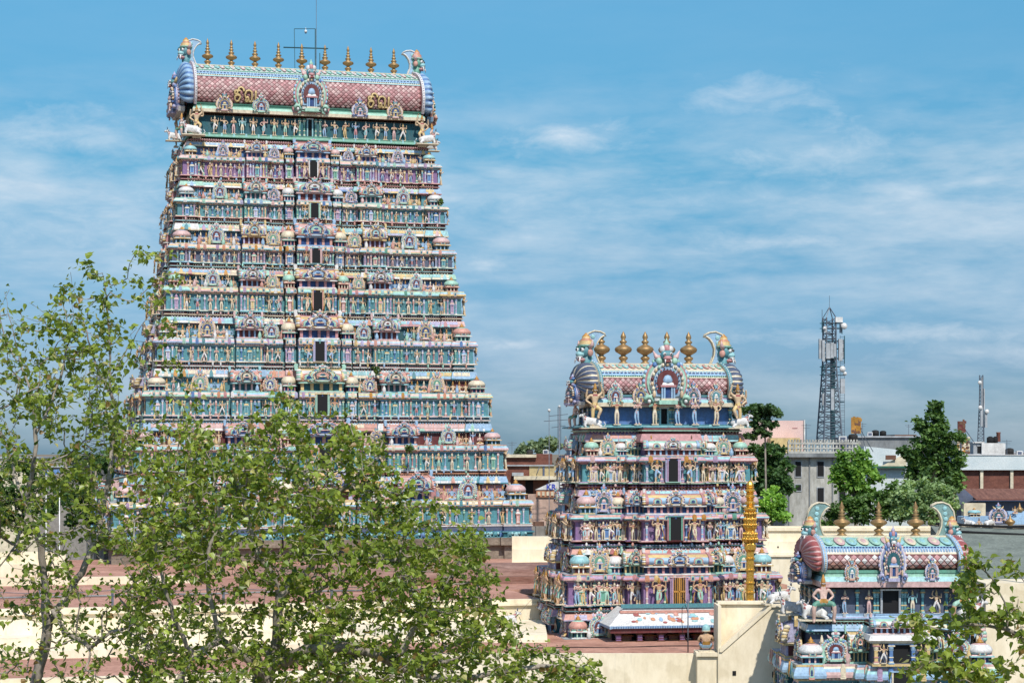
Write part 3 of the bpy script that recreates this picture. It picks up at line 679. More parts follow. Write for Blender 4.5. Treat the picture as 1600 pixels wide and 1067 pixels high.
    if 'base' in S:
        pr = [(.42*u, zb, 'white')]+[(o*u, zf(py, s['D']), c) for o, py, c in S['base']]; pr = pr[::-1]
        sweep(mb, pl, [(o, z, c) for o, z, c in pr]); zl = pr[0][1]
        if S.get('frieze'):
            z_a = zf(S['frieze'][0], s['D']); z_b = zf(S['frieze'][1], s['D'])
            for side, ang in SIDE:
                L, B, bl = (s['W'], s['D'], fb) if side == 'f' else (s['D'], s['W'], sb)
                n = int(2*L/.55)
                for i in range(n):
                    x = -L+(i+.5)*2*L/n; o = B+pj(bl, x/L)+.42*u; cc = K[('teal', 'aqua', 'teal', 'blue')[i % 4]]
                    q = MB(); q.sph((x, -o-.05, (z_a+z_b)/2), .2, cc, 1.2, .6, 1); q.sph((x+.2, -o-.12, z_a*.6+z_b*.4), .12, K['aqua']); q.box(x-.2, x-.1, -o-.12, -o, z_b, (z_a+z_b)/2, cc); q.box(x+.1, x+.18, -o-.12, -o, z_b, (z_a+z_b)/2, cc)
                    mb.add(q.chunk(), RZ(ang))
        mb.build('base_moulding', M['paint'], root)
    else: zl = zb
    fm = MB(); 
    for o, z_a, z_b, cc in S['plinth'](zl): sweep(fm, pl, [(o, z_b, cc), (o, z_a, cc)], cap_top=cc)
    fm.build('granite_plinth', M['oldstone'] if S.get('stone') else M['creamwall'], root)
    # ---------------- neck storey under the roof
    mb = MB(); gc = g['c']
    gp = plan(gW, gD, [(.12, .25*u), (1, 0)], [(1, 0)])
    sweep(mb, gp, [(.5*u, gz[0]-.02, gc[1]), (S.get('ledge', .85)*u, gz[0]+.02, gc[1]), (S.get('ledge', .85)*u, gz[0]+.14*u, gc[1]), ((S.get('ledge', .85)-.15)*u, gz[0]+.2*u, gc[2]), (.55*u, gz[1]-.1*u, gc[1]), (.62*u, gz[1]-.08*u, gc[1]), (.62*u, gz[1], gc[1]), (0, gz[1]+.002, gc[0]), (0, gz[2], gc[0]), (.2*u, gz[2]+.02, 'brown')], cap_top='grey')
    for side, ang in SIDE:
        fr = side == 'f'; L, B = (gW, gD) if fr else (gD, gW)
        for x in (S['gpil'] if fr else (.85, .3)):
            for xx in (x, -x): mb.add(lch('pil', g['pi']), RZ(ang) @ T((xx*L, -B-.12*u-(0 if abs(x) > .12 or not fr else .25*u), gz[1])) @ SC(.3*u, .25*u, gz[2]-gz[1]))
        n = int(2*L/(.8*u))
        for i in range(n): x = -L+(i+.5)*2*L/n; mb.add(MB().box(x-.12*u, x+.12*u, -B-.75*u, -B-.5*u, gz[0]+.1*u, gz[1], K[gc[3]]).chunk(), RZ(ang)) if i % 2 == 0 else None
    neck = mb.build('neck_storey', M['paint'], root)
    hh = gz[2]-gz[1]
    for j, x in enumerate(S['gstat']):
        for xx in (x, -x): sz = hh*S.get('gk', .94); pend.append(('stand', rr.randrange(99), T((xx*gW, -gD-S.get('go', .42)*u, gz[1])) @ SC(sz, sz, sz), sz*1.5))
    for x in (-.6, 0, .6):
        for ang in (math.pi/2, -math.pi/2): pend.append(('stand', rr.randrange(99), RZ(ang) @ T((x*gD, -gW-.35*u, gz[1])) @ SC(hh*.95), hh))
    dw = S['gdoor']*gW; dm = MB(); o = gD+.25*u
    for sx in (-1, 1): dm.box(sx*dw-.08*u, sx*dw+.08*u, -o-.2*u, -o+.05, gz[1], gz[2], K[gc[3]])
    dm.box(-dw-.12*u, dw+.12*u, -o-.24*u, -o+.05, gz[2]-.08*u, gz[2]+.04*u, K['white'])
    d_ = dm.build('doorway', M['paint2'], root); MB().box(-dw+.08*u, dw-.08*u, -o-.02, -o+.02, gz[1], gz[2]-.08*u).build('black_panel', M['dark'], d_)  # black sheet painted as the shade inside the neck doorway
    for kd, i, Mx, sz, nm in S['extras'](gW, gD, gz, u): inst(lmesh(kd, i), nm, root, Mx)
    # ---------------- barrel roof
    r = S['roof']; L = solveW(r['px'], gD); d = gD+r.get('dd', .5)*u; eb, et, zt = [ZP(p, Yc-d*ca) for p in (r['eave0'], r['eave1'], r['top'])]
    zt = ZP(r['top'], Yc); H = zt-et; mb = MB()
    ep = [(-L, -d), (L, -d), (L, d), (-L, d)]; he = et-eb
    sweep(mb, ep, [(-.3*u, eb-.02, 'brown'), (.42*u, eb, 'brown'), (.50*u, eb+.04*u, r['c'][0]), (.52*u, eb+he*.35, r['c'][0]), (.30*u, eb+he*.62, r['c'][1]), (.12*u, eb+he*.66, r['c'][2]), (.12*u, eb+he*.8, r['c'][2]), (.2*u, eb+he*.84, r['c'][3]), (.2*u, et, r['c'][3])], cap_top='dgreen')
    zs_ = np.array([z for y, z in barrel_prof()]); ys_ = np.array([y for y, z in barrel_prof()])
    qq = np.linspace(0, 1, 41); from_y = np.interp(qq, zs_, ys_)
    # smooth
    for _ in range(2): from_y[1:-1] = (from_y[:-2]+2*from_y[1:-1]+from_y[2:])/4
    py_ = from_y*d*r.get('bul', .97); pz_ = et+qq*H
    al = np.concatenate(([0], np.cumsum(np.hypot(np.diff(py_), np.diff(pz_)))))
    def surfp(q, off=0):
        y = np.interp(q, qq, py_); z = et+q*H; e = .01; dy = np.interp(min(q+e, 1), qq, py_)-np.interp(max(q-e, 0), qq, py_); dz = (min(q+e, 1)-max(q-e, 0))*H
        n = np.array((dz, -dy)); n = n/np.linalg.norm(n); return y+n[0]*off, z+n[1]*off
    ql = r['ql']
    for sgn in (1, -1):
        V = []; C = []
        bands = r['bands']
        for q in qq:
            y, z = surfp(q); V += [(-L, -y*sgn, z), (L, -y*sgn, z)]
        f = []
        for i in range(40):
            f.append((2*i, 2*i+1, 2*i+3, 2*i+2)); q = qq[i]+.0125
            C.append(K['maroon'] if q < ql else K[[b[1] for b in bands if q < b[0]][0]])
        mb.poly(V, f, C, False)
    zz = [surfp(q) for q in qq]; V = [(s_*L, -y, z) for s_ in (-1, 1) for y, z in zz]+[(s_*L, y, z) for s_ in (-1, 1) for y, z in zz]
    n = 41; mb.poly(V, [tuple(list(range(n))+list(range(3*n-1, 2*n-1, -1))), tuple(list(range(2*n-1, n-1, -1))+list(range(3*n, 4*n)))], K['dteal'])
    tile = r['tile']; s_end = np.interp(ql, qq, al); rows = max(3, int(round(s_end/(tile*.5)))); b_ = s_end/rows; ncx = int(2*L/tile)
    V = []; f = []; C = []; tcol = [K[c] for c in r['tcol']]
    for rI in range(1, rows):
        s0 = rI*b_
        for cI in range(ncx+1):
            x0 = -L+(cI+(.5 if rI % 2 else 0))*2*L/ncx
            if x0 > L-.1 or x0 < -L+.1: continue
            hx_ = L/ncx*.84; hs = b_*.84; i0 = len(V)
            for dx, ds, of in ((-hx_, 0, .02), (0, -hs, .02), (hx_, 0, .02), (0, hs, .02), (0, 0, .07*tile/.45)):
                q = np.interp(s0+ds, al, qq); y, z = surfp(q, of*u); V.append((x0+dx, -y, z))
            f += [(i0, i0+1, i0+4), (i0+1, i0+2, i0+4), (i0+2, i0+3, i0+4), (i0+3, i0, i0+4)]; tc_ = tcol[(rI*r.get('ri', 1)+rr.randrange(2)) % len(tcol)]; tv = rr.uniform(.68, 1.08); C += [tuple(v*tv for v in tc_)]*4
    lt = MB().poly(V, f, C); roof = mb.build('barrel_roof', M['paint'], root); lt.build('lattice_tiles', M['paint2'], roof)
    pt = MB(); np_ = int(2*L/r['pet']); pc = r['pc']
    qa, qb = bands[-3][0]+.005, .97
    for i in range(np_):
        x = -L+(i+.5)*2*L/np_; qm = (qa+qb)/2; y, z = surfp(qm, .02); y1, z1_ = surfp(qa); y2, z2_ = surfp(qb); hl = math.hypot(y1-y2, z1_-z2_)/2
        rot = Matrix.Rotation(-math.atan2(y1-y2, z2_-z1_), 4, 'X'); w_ = L/np_*.95
        for sgn in (1, -1):
            Mx = T((x, -y*sgn, z)) @ (rot if sgn > 0 else RZ(math.pi) @ rot)
            pt.sph((0, 0, 0), 1, K[pc[i % len(pc)]], w_, .07*u, hl, Mx=Mx @ Matrix()) if 0 else pt.add(SPH, Mx @ SC(w_, .08*u, hl), K[pc[i % len(pc)]])
            pt.add(SPH, Mx @ T((0, -.05*u, -.1*hl)) @ SC(w_*.5, .07*u, hl*.5), K[pc[(i+2) % len(pc)]])
    for q, c_, stp in r['beads']:
        nb = int(2*L/(stp*u))
        for i in range(nb):
            x = -L+(i+.5)*2*L/nb; y, z = surfp(q, .02); pt.box(x-.3*stp*u, x+.3*stp*u, -y-.05*u, -y+.1*u, z-.05*u, z+.05*u, K[c_])
    pt.box(-L, L, -.16*d, .16*d, zt-.04, zt+.05*u, K['cream']); pt.build('ridge_petals', M['paint2'], roof)
    for x, i, w_, h_, zo in r['nasi']:
        ge = inst(lmesh('nasi', i), 'arched_gable', root, T((x*L, -(d+(.35*u if x else .42*u)), eb+zo)) @ SC(w_/1.12, w_/1.12, h_/1.4))
    # kalasam finials
    km = MB().lathe(*[r['kal'][0], 14]).mesh('finial', M['copper'])
    for x in np.linspace(r['kx'][0], r['kx'][1], r['kn']): inst(km, 'finial', root, T((x, 0, zt+.02)) @ SC(r['kal'][1]))
    # shell-shaped gable ends, plumes and lion heads
    for sgn in (-1, 1):
        e = MB(); ring = [(-y, z) for y, z in [surfp(q) for q in qq[::2]]]; ring = ring+[(-y, z) for y, z in ring[::-1][1:]]
        cz = et+H*.42; m_ = len(ring)
        def rg(x, s_, extra=0): return [(x, y*s_, cz+(z-cz)*s_) for y, z in ring]
        A = rg(sgn*L, 1.0); B_ = rg(sgn*L, 1.13); C_ = rg(sgn*(L+.32*u), 1.15); D_ = rg(sgn*(L+.42*u), 1.04)
        for X1, X2, cc in ((A, B_, r['rc'][0]), (B_, C_, r['rc'][1]), (C_, D_, r['rc'][0])):
            e.poly(X1+X2, [(i, i+1, m_+i+1, m_+i) for i in range(m_-1)], K[cc], True)
        for i in range(0, m_, 1): e.sph(tuple(Vector(C_[i])*.5+Vector(B_[i])*.5), .07*u, K[r['rc'][2]])
        e.build('gable_ring', M['paint2'], roof)
        fn = MB(); npt = 81; t_ = np.linspace(0, m_-1, npt); ry = np.interp(t_, range(m_), [p[0] for p in ring]); rz = np.interp(t_, range(m_), [p[1] for p in ring])
        ribs = r['ribs']; V = []; f = []; C = []; nph = 7; bx = r['fx']*u
        for j in range(nph+1):
            ph = math.pi/2*j/nph*.97
            for i in range(npt):
                q = t_[i]/(m_-1)*ribs; lob = abs(math.sin(math.pi*q)); s_ = (1.04+.12*math.sin(ph*2))*math.cos(ph)**.6*(1+.0*lob)+.07*lob*math.sin(min(ph*2.2, math.pi*.8))
                V.append((sgn*(L+.38*u+bx*math.sin(ph)*(1+.07*lob)), ry[i]*s_, cz+(rz[i]-cz)*s_))
        for j in range(nph):
            for i in range(npt-1):
                f.append((j*npt+i, j*npt+i+1, (j+1)*npt+i+1, (j+1)*npt+i)); q = (i+.5)/(npt-1)*ribs % 1; C.append(K[r['fc'][0]] if .12 < q < .88 else K[r['fc'][1]])
        fn.poly(V, f, C, True); fn.build('shell_gable', M['paint2'], roof)
        en = MB(); en.add(lch('nasi', 1 if sgn > 0 else 3), RZ(sgn*math.pi/2) @ T((0, -(L+.38*u+bx*.9), eb)) @ SC(d*1.3, d*.8, H*.75)); en.build('end_gable', M['paint2'], roof)
        pu = r['pu']; hx0 = L-r['pin']*pu
        pts = [(0, 0), (.28, .42), (.42, .8), (.44, 1.15), (.32, 1.5), (.14, 1.74), (-.04, 1.86), (-.16, 1.84), (-.1, 1.98), (.15, 2.1), (.5, 2.14), (.85, 2.0), (1.1, 1.65), (1.18, 1.2), (1.1, .7), (1.05, 0)]
        pp = [(sgn*(hx0+x*pu), zt-.25*pu+z*pu) for x, z in pts]
        if sgn < 0: pp = pp[::-1]
        pm = MB().prism(pp[::-1], -.16*pu, .16*pu, K[r['plc'][0]], K[r['plc'][1]])
        for yy in (-.17*pu, .17*pu): pm.tube([(sgn*(hx0+x*pu), yy, zt-.25*pu+z*pu) for x, z in pts[:-1]], .05*pu, 5, K[r['plc'][1]])
        for k_ in range(5): pm.sph((sgn*(hx0+(.72-.03*k_)*pu), -.17*pu, zt+(.35+.3*k_)*pu), .13*pu, K[r['plc'][2]], 1, .25, 1)
        pm.build('plume', M['paint2'], roof)
        hs = r['hs']; inst(lmesh('head', 0 if sgn < 0 else r.get('hr', 0)), 'lion_head', root, T((sgn*(L+.35*u+r['fx']*.3*u), -.1, zt+r.get('hz', .1)*u)) @ RZ(sgn*R(62)) @ SC(hs))
        lm = MB(); lm.tube([(sgn*(L+.3*u), 0, zt+.2*u), (sgn*(L+.5*u), 0, zt-.3*u), (sgn*(L+.9*u+.1), 0, zt-.9*u)], [.35*u, .42*u, .2*u], 8, K[r['rc'][2]]); lm.build('crest_neck', M['paint2'], roof)
    # statues: the hundred that show largest as parts, any others as one mass
    vis = []
    for p in pend:
        w = root_m(Xc, Yc, a) @ p[2].translation; px = 800+F*w.x/w.y; py = HY-(w.z-CZ)*F/w.y
        hid = (px < 640 and py > 600 and S['seed'] == 1); vis.append((p[3]/w.y*(.2 if hid else 1)*(1 if abs(Matrix(p[2]).to_euler().z) < .8 else .5), p))
    vis.sort(key=lambda t: -t[0])
    for _, (kd, i, Mx, sz) in vis[:100]: inst(lmesh(kd, i), 'statue' if kd != 'guard' else 'guardian_statue', root, Mx)
    if len(vis) > 100:
        mb = MB()
        for _, (kd, i, Mx, sz) in vis[100:]: mb.add(lch(kd, i), Mx)
        o = mb.build('statue', M['paint2'], root); o['kind'] = 'stuff'
    return root, dict(W=gW, D=gD, gz=gz, L=L, d=d, eb=eb, et=et, H=H, zt=zt, surfp=surfp, u=u)
def root_m(x, y, a): return T((x, y, 0)) @ RZ(a)
KAL1 = [(.02, 0), (.30, .01), (.30, .10), (.16, .16), (.30, .32), (.30, .38), (.12, .50), (.16, .58), (.46, .74), (.50, .84), (.44, .92), (.16, 1.06), (.26, 1.18), (.26, 1.22), (.10, 1.34), (.20, 1.45), (.20, 1.49), (.08, 1.58), (.15, 1.68), (.15, 1.72), (.07, 1.80), (.14, 1.95), (.12, 2.05), (.01, 2.35)]
KAL2 = [(.02, 0), (.34, .01), (.30, .08), (.16, .16), (.32, .34), (.33, .42), (.15, .55), (.20, .62), (.55, .82), (.62, .98), (.55, 1.12), (.22, 1.30), (.14, 1.36), (.26, 1.48), (.26, 1.54), (.12, 1.66), (.20, 1.82), (.17, 1.96), (.01, 2.25)]
KAL3 = [(.02, 0), (.34, .01), (.26, .09), (.14, .16), (.30, .30), (.30, .36), (.12, .46), (.18, .54), (.50, .72), (.54, .82), (.46, .92), (.16, 1.04), (.26, 1.12), (.10, 1.2), (.24, 1.3), (.09, 1.38), (.22, 1.48), (.08, 1.56), (.17, 1.72), (.01, 2.1)]
def kp(k): return (k,)
# ---------- tall nine-storey tower
pyl = [(283, 260, 251, 236, 222), (346, 326, 317, 299, 283), (416, 397, 387, 366, 346), (490, 463, 452, 434, 416), (568, 543, 531, 509, 490), (651, 625, 613, 592, 568), (736, 707, 695, 675, 651), (822, 795, 783, 758, 736)]
pxr = [679, 690, 702, 716, 735, 758, 782, 822]; Dl = [4.4, 5.0, 5.7, 6.6, 7.6, 8.8, 10.0, 11.6]
cl = [('purple', 'rose', 'pink', 'white', 'aqua', 'pink', 'white', 'blue', 'pink', 'white', 'yellow', 'sky'),
      ('teal', 'rose', 'cream', 'mint', 'yellow', 'cream', 'aqua', 'teal', 'green', 'mint', 'yellow', 'lilac'),
      ('slate', 'aqua', 'cream', 'pink', 'aqua', 'pink', 'white', 'blue', 'cream', 'pink', 'teal', 'yellow'),
      ('teal', 'aqua', 'cream', 'salmon', 'yellow', 'yellow', 'mint', 'blue', 'cream', 'mint', 'yellow', 'rose'),
      ('teal', 'cream', 'white', 'lilac', 'sky', 'lilac', 'white', 'teal', 'aqua', 'lilac', 'rose', 'sky'),
      ('teal', 'white', 'aqua', 'mint', 'yellow', 'mint', 'pink', 'maroon', 'salmon', 'sky', 'salmon', 'teal'),
      ('teal', 'white', 'sky', 'salmon', 'pink', 'aqua', 'cream', 'maroon', 'sky', 'salmon', 'mint', 'pink'),
      ('teal', 'orange', 'aqua', 'white', 'cream', 'white', 'yellow', 'rose', 'white', 'sky', 'salmon', 'aqua')]
def ex1(W, D, gz, u):
    o = []
    for s in (-1, 1):
        o.append(('giant', 2, T((s*(W-.2), -D-.75, gz[0]-.1)) @ SC(-s*2.5, 2.5, 2.5), 9, 'guardian_statue'))
        o.append(('bull', 0, T((s*(W+.1), -D-1.15, gz[0])) @ RZ(0 if s > 0 else math.pi) @ SC(1.9), 9, 'bull_statue'))
        o.append(('giant', 0, T((s*(W+.9), -D+.4, gz[0]-.1)) @ RZ(s*R(70)) @ SC(2.3), 9, 'guardian_statue'))
        o.append(('giant', 2, T((s*(W+.9), D*.4, gz[0]-.1)) @ RZ(s*R(90)) @ SC(2.3), 9, 'guardian_statue'))
        o.append(('bull', 0, T((s*(W+1.2), -D*.3, gz[0])) @ RZ(0 if s > 0 else math.pi) @ SC(1.6), 9, 'bull_statue'))
    return o
S1 = dict(tealy=True, seed=1, label='tallest temple tower, nine storeys crowded with painted statues, nine finials on its roof', X=-17.85, Y=170.0, rz=R(15), u=.62,
    storeys=[dict(py=p, px=x, D=d, c=c, g=i) for i, (p, x, d, c) in enumerate(zip(pyl, pxr, Dl, cl))],
    fb=[(.135, 1.3), (.150, -.5), (.213, .6), (.228, -.5), (.36, .1), (.53, .8), (.54, -.5), (.90, .1), (1, .65)], sb=[(.3, .6), (.74, 0), (1, .5)],
    items=dict(pil=(.128, .165, .208, .245, .345, .37, .415, .475, .52, .55, .65, .73, .80, .905, .93, .99), niche=(.445, .96, .187), vase=(.108, .295, .393, .497, .618, .69, .765, .865),
               stat=(.26, .328, .582, .652, .728, .815, .888), guard=(.073,), shr=(('sala', 0, .130, 1.75), ('kuta', .187, 1.05, 1.6), ('sala', .445, .080, 1.6), ('nasi', .71, 1.2, 1.7), ('nasi', .30, 1.05, 1.45), ('kuta', .985, 1.25, 1.35)),
               seat=(.25, .352, .565, .60, .64, .78, .82, .86, .90), knob=(.235, .38, .66, .76, .585, .835)),
    side_items=dict(gs=1.15, guard=(.15, .6, .93), pil=(.1, .26, .34, .7, .8, .97), niche=(0, .88), vase=(.42, .62), stat=(.18, .40, .52, .66, .9), shr=(('sala', 0, .22, 1.25), ('nasi', .52, 1.0, 1.25)), seat=(.38, .66, .8), knob=(.45, .6)),
    door=.034, gdoor=.022, griva=dict(px=660, D=3.5, py=(222, 215, 187, 183), c=('dteal', 'green', 'mint', 'aqua'), pi=5), gpil=(.05, .09),
    gstat=(.13, .215, .31, .40, .49, .585, .66, .74, .82), extras=ex1,
    base=[(.42, 824, 'white'), (.30, 825, 'slate'), (.30, 831, 'dblue'), (.62, 832, 'teal'), (.62, 834, 'teal'), (.42, 835, 'dteal'), (.42, 841, 'teal'), (.66, 842, 'teal')], frieze=(832, 841),
    plinth=lambda zl: [(.55, zl, zl-.62, 'stone'), (.15, zl-.62, 0, 'stone')], stone=True,
    roof=dict(px=656, eave0=183, eave1=168, top=111, dd=.5, ql=.60, bands=[(.63, 'aqua'), (.66, 'cream'), (.76, 'sky'), (.79, 'green'), (.82, 'white'), (.97, 'mint'), (1.1, 'cream')], tile=.42, ri=0,
        tcol=['rose', 'pink', 'salmon', 'pink'], pet=.42, pc=['aqua', 'pink', 'mint', 'white'], beads=[(.645, 'dgreen', .3), (.70, 'dblue', .45), (.74, 'white', .3)], c=('cream', 'mint', 'green', 'dgreen'),
        nasi=[(-.76, 0, 1.55, 1.75, .0), (-.44, 2, 1.55, 1.75, .0), (.44, 3, 1.55, 1.75, .0), (.76, 0, 1.55, 1.75, .0), (0, 2, 3.2, 4.75, -.05)],
        kal=(kp(KAL1)[0:1]+(), .98), kx=(-8.1, 7.9), kn=9, rc=('pink', 'white', 'purple'), ribs=16, fx=1.7, fc=('sky', 'blue'), pu=1.15, pin=.55, plc=('sky', 'white', 'aqua'), hs=1.75, hz=.6, hr=1))
S1['roof']['kal'] = (KAL1, .98)
# ---------- middle tower, five finials
def ex2(W, D, gz, u):
    o = []
    for s in (-1, 1):
        o.append(('giant', 2, T((s*(W+.15), -D-.9, gz[0]+.1)) @ SC(-s*2.3, 2.3, 2.3), 9, 'guardian_statue'))
        o.append(('bull', 0, T((s*(W+.25), -D-.85, gz[0])) @ RZ(0 if s > 0 else math.pi) @ SC(1.4), 9, 'bull_statue'))
        o.append(('giant', 0, T((s*(W+.7), 0, gz[0])) @ RZ(s*R(80)) @ SC(1.8), 9, 'guardian_statue'))
    for s in (-1, 1): o.append(('seat', 0 if s < 0 else 3, T((s*1.15, -D-2.0, gz[0]-1.05)) @ SC(1.0), 9, 'statue'))
    return o
S2 = dict(pinky=True, sk=1.12, figband=True, seed=2, label='painted temple tower with five copper finials behind the gold flagstaff, middle in height', X=8.25, Y=115.0, rz=R(9), u=.62, group='temple towers',
    storeys=[dict(py=(755, 725, 712, 692, 668), px=1168, D=2.7, c=('teal', 'mint', 'rose', 'mauve', 'pink', 'lilac', 'aqua', 'maroon', 'sky', 'salmon', 'aqua', 'mint'), g=1),
             dict(py=(845, 814, 802, 776, 757), px=1186, D=3.3, c=('purple', 'maroon', 'purple', 'green', 'teal', 'rose', 'lilac', 'dgreen', 'sky', 'rose', 'rose', 'aqua'), g=0),
             dict(py=(945, 908, 895, 868, 849), px=1207, D=4.1, c=('purple', 'teal', 'lilac', 'mauve', 'pink', 'mauve', 'aqua', 'maroon', 'sky', 'salmon', 'white', 'red'), g=2, grille=True),
             dict(py=(1030, 1003, 994, 969, 949), px=1217, D=4.7, c=('maroon', 'teal', 'pink', 'mint', 'sky', 'pink', 'white', 'maroon', 'lilac', 'mauve', 'white', 'lilac'), g=0)],
    fb=[(.34, 2.3), (.46, 1.0), (.86, 0), (1, .4)], sb=[(.3, .6), (.7, 0), (1, .4)],
    items=dict(pil=(.31, .36, .44, .49, .62, .78, .88, .98, .20), niche=(.70, .93), vase=(.55, .13), stat=(.37, .43, .52, .585, .66, .74, .82, .90, .96), guard=(.205,), gs=1.15,
               shr=(('wsala', 0, .33, 1.25), ('sala', .40, .10, 1.3), ('kuta', .56, 1.0, 1.35), ('nasi', .73, 1.25, 1.75), ('kuta', .96, 1.1, 1.45)), seat=(.48, .635, .67, .80, .85), knob=(.63, .83)),
    side_items=dict(gs=1.2, guard=(.1, .36, .9), pil=(.1, .28, .5, .72, .9), niche=(0,), stat=(0.01, .2, .42, .6, .8, .95), shr=(('sala', 0, .24, 1.3), ('nasi', .55, 1.1, 1.3)), seat=(.3, .42, .68, .85), knob=(.5,)),
    pseat=.9, door=.068, gdoor=.058, griva=dict(px=1142, D=2.05, py=(669, 663, 637, 634), c=('blue', 'teal', 'aqua', 'aqua'), pi=1), gpil=(.09, .14, .98),
    gk=1.5, go=1.32, ledge=1.5, gstat=(.17, .42, .72), extras=ex2, plinth=lambda zl: [(.4, zl, 0, 'maroon')],
    roof=dict(px=1133, eave0=636, eave1=617, top=569, dd=.6, ql=.52, bands=[(.55, 'cream'), (.60, 'mint'), (.72, 'sky'), (.76, 'aqua'), (.82, 'cream'), (.97, 'pink'), (1.1, 'mint')], tile=.30, ri=0,
        tcol=['rose', 'pink', 'rose', 'salmon'], pet=.36, pc=['aqua', 'salmon', 'cream', 'mint'], beads=[(.575, 'dgreen', .2), (.67, 'dblue', .35), (.70, 'white', .25)], c=('cream', 'aqua', 'lilac', 'teal'),
        nasi=[(-.80, 2, 1.0, 1.45, .05), (-.40, 0, 1.0, 1.45, .05), (.44, 3, 1.0, 1.45, .05), (.80, 1, 1.0, 1.45, .05), (0, 2, 2.95, 4.0, -.15)],
        kal=(KAL2, .83), kx=(-3.15, 2.0), kn=5, rc=('cream', 'teal', 'white'), ribs=14, fx=1.45, fc=('slate', 'cream'), pu=1.0, pin=.55, plc=('sky', 'cream', 'aqua'), hs=1.55, hz=.1))
# ---------- near tower at lower right, three finials
def ex3(W, D, gz, u):
    o = []
    for s in (-1, 1):
        o.append(('giant', 0 if s < 0 else 1, T((s*(W-.15), -D-.75, gz[0]-.12)) @ SC(2.15*-s, 2.1, 2.4), 9, 'guardian_statue'))
        o.append(('bull', 0, T((s*(W+.15), -D-.55, gz[0])) @ RZ(math.pi if s < 0 else 0) @ SC(1.6), 9, 'bull_statue'))
        o.append(('bull', 0, T((s*(W+.7), .4, gz[0])) @ RZ(math.pi if s < 0 else 0) @ SC(1.5), 9, 'bull_statue'))
    return o
S3 = dict(sk=1.05, seed=3, label='lowest painted temple tower with three copper finials and red shell gables, partly behind leaves', X=17.45, Y=94.3, rz=R(1.5), u=.58, group='temple towers',
    storeys=[dict(py=(1096, 1066, 1036, 990, 968), px=1548, D=3.3, c=('dteal', 'mint', 'teal', 'cream', 'sky', 'sky', 'cream', 'slate', 'sky', 'white', 'pink', 'sky'), g=1),
             dict(py=(1200, 1150, 1130, 1112, 1098), px=1570, D=4.2, c=('dblue', 'maroon', 'purple', 'mint', 'mint', 'lilac', 'cream', 'dgreen', 'sky', 'pink', 'rose', 'aqua'), g=0)],
    fb=[(.30, 1.6), (.40, .8), (.86, 0), (1, .4)], sb=[(.3, .6), (.7, 0), (1, .4)],
    items=dict(pil=(.27, .34, .44, .55, .7, .84, .97), niche=(.63, .9), vase=(.5, .2), stat=(.36, .48, .7, .92), guard=(.2,), shr=(('sala', .41, .10, 1.05), ('nasi', .66, 1.0, 1.15), ('kuta', .98, .82, .9)), seat=(.52, .79), knob=(.53, .80)),
    side_items=dict(pil=(.1, .28, .5, .72, .9), niche=(0,), stat=(.2, .45, .8), shr=(('sala', 0, .24, 1.2), ('nasi', .55, .9, 1.1)), seat=(.42, .7), knob=(.5,)),
    pseat=.9, door=.10, gdoor=.125, griva=dict(px=1503, D=2.0, py=(966, 957, 920, 917), c=('slate', 'sky', 'lilac', 'grey'), pi=1), gpil=(.17, .21, .45, .78, .98),
    gstat=(.30, .63), extras=ex3, plinth=lambda zl: [(.4, zl, 0, 'maroon')],
    roof=dict(px=1492, eave0=917, eave1=890, top=837, dd=.7, ql=.50, bands=[(.54, 'cream'), (.66, 'white'), (.72, 'sky'), (.76, 'aqua'), (.97, 'mint'), (1.1, 'cream')], tile=.32, ri=1,
        tcol=['rose', 'red', 'salmon', 'pink', 'white'], pet=.52, pc=['mint', 'pink', 'aqua', 'cream'], beads=[(.58, 'sky', .22), (.62, 'sky', .22), (.69, 'dblue', .25)], c=('pink', 'aqua', 'mint', 'green'),
        nasi=[(-.62, 1, .72, 1.2, .25), (.60, 3, .72, 1.2, .25), (0, 3, 1.45, 2.75, .1)],
        kal=(KAL3, .77), kx=(-1.84, 1.67), kn=3, rc=('white', 'sky', 'cream'), ribs=14, fx=.95, fc=('red', 'pink'), pu=.84, pin=.62, plc=('seagrey', 'cream', 'aqua'), hs=1.05, hz=-.3))
S1['group'] = 'temple towers'
t1, G1 = gopuram(S1); t2, G2 = gopuram(S2); t3, G3 = gopuram(S3)
# golden Tamil letters on the big roof: raised strokes following the vault
def letters(root, G, xc, h):
    mb = MB(); st = {}
    # strokes in a 2.1 x 1.25 box
    A = [[(.10, .92), (.62, .92)], [(.36, .92), (.30, .62), (.12, .60)], [(.12, .92), (.10, .62), (.52, .60)],
         [(.52, .60), (.60, .40), (.48, .12), (.28, .06), (.12, .22), (.12, .44), (.30, .56), (.52, .52)],
         [(.40, .92), (.48, 1.16), (.72, 1.22), (.90, 1.06), (.92, .88)],
         [(1.12, .30), (1.02, .62), (1.14, .92), (1.40, .98), (1.62, .86), (1.66, .50), (1.62, .12)], [(1.12, .30), (1.08, .10), (1.24, .08), (1.34, .30), (1.28, .44), (1.12, .34)],
         [(1.34, .30), (1.38, .10), (1.62, .10), (1.98, .10)], [(1.98, .98), (1.98, .08)]]
    d = G['surfp']
    for pas, (rad, off, cc) in enumerate(((.135, .02, 'black'), (.095, .10, 'yellow'))):
        for s in A:
            P0 = []
            for (x0, y0), (x1, y1) in zip(s[:-1], s[1:]):
                for k in range(4): P0.append((x0+(x1-x0)*k/4, y0+(y1-y0)*k/4))
            P0.append(s[-1]); pts = []
            for x, y in P0:
                q = .05+y*h/G['H']; yy, zz = d(q, off); pts.append((xc+(x-1.05)*h, -yy, zz))
            mb.tube(pts, rad*h, 6, K[cc])
    mb.build('golden_lettering', M['paint2'], root)
letters(t1, G1, -5.45, .92); letters(t1, G1, 5.75, .92)
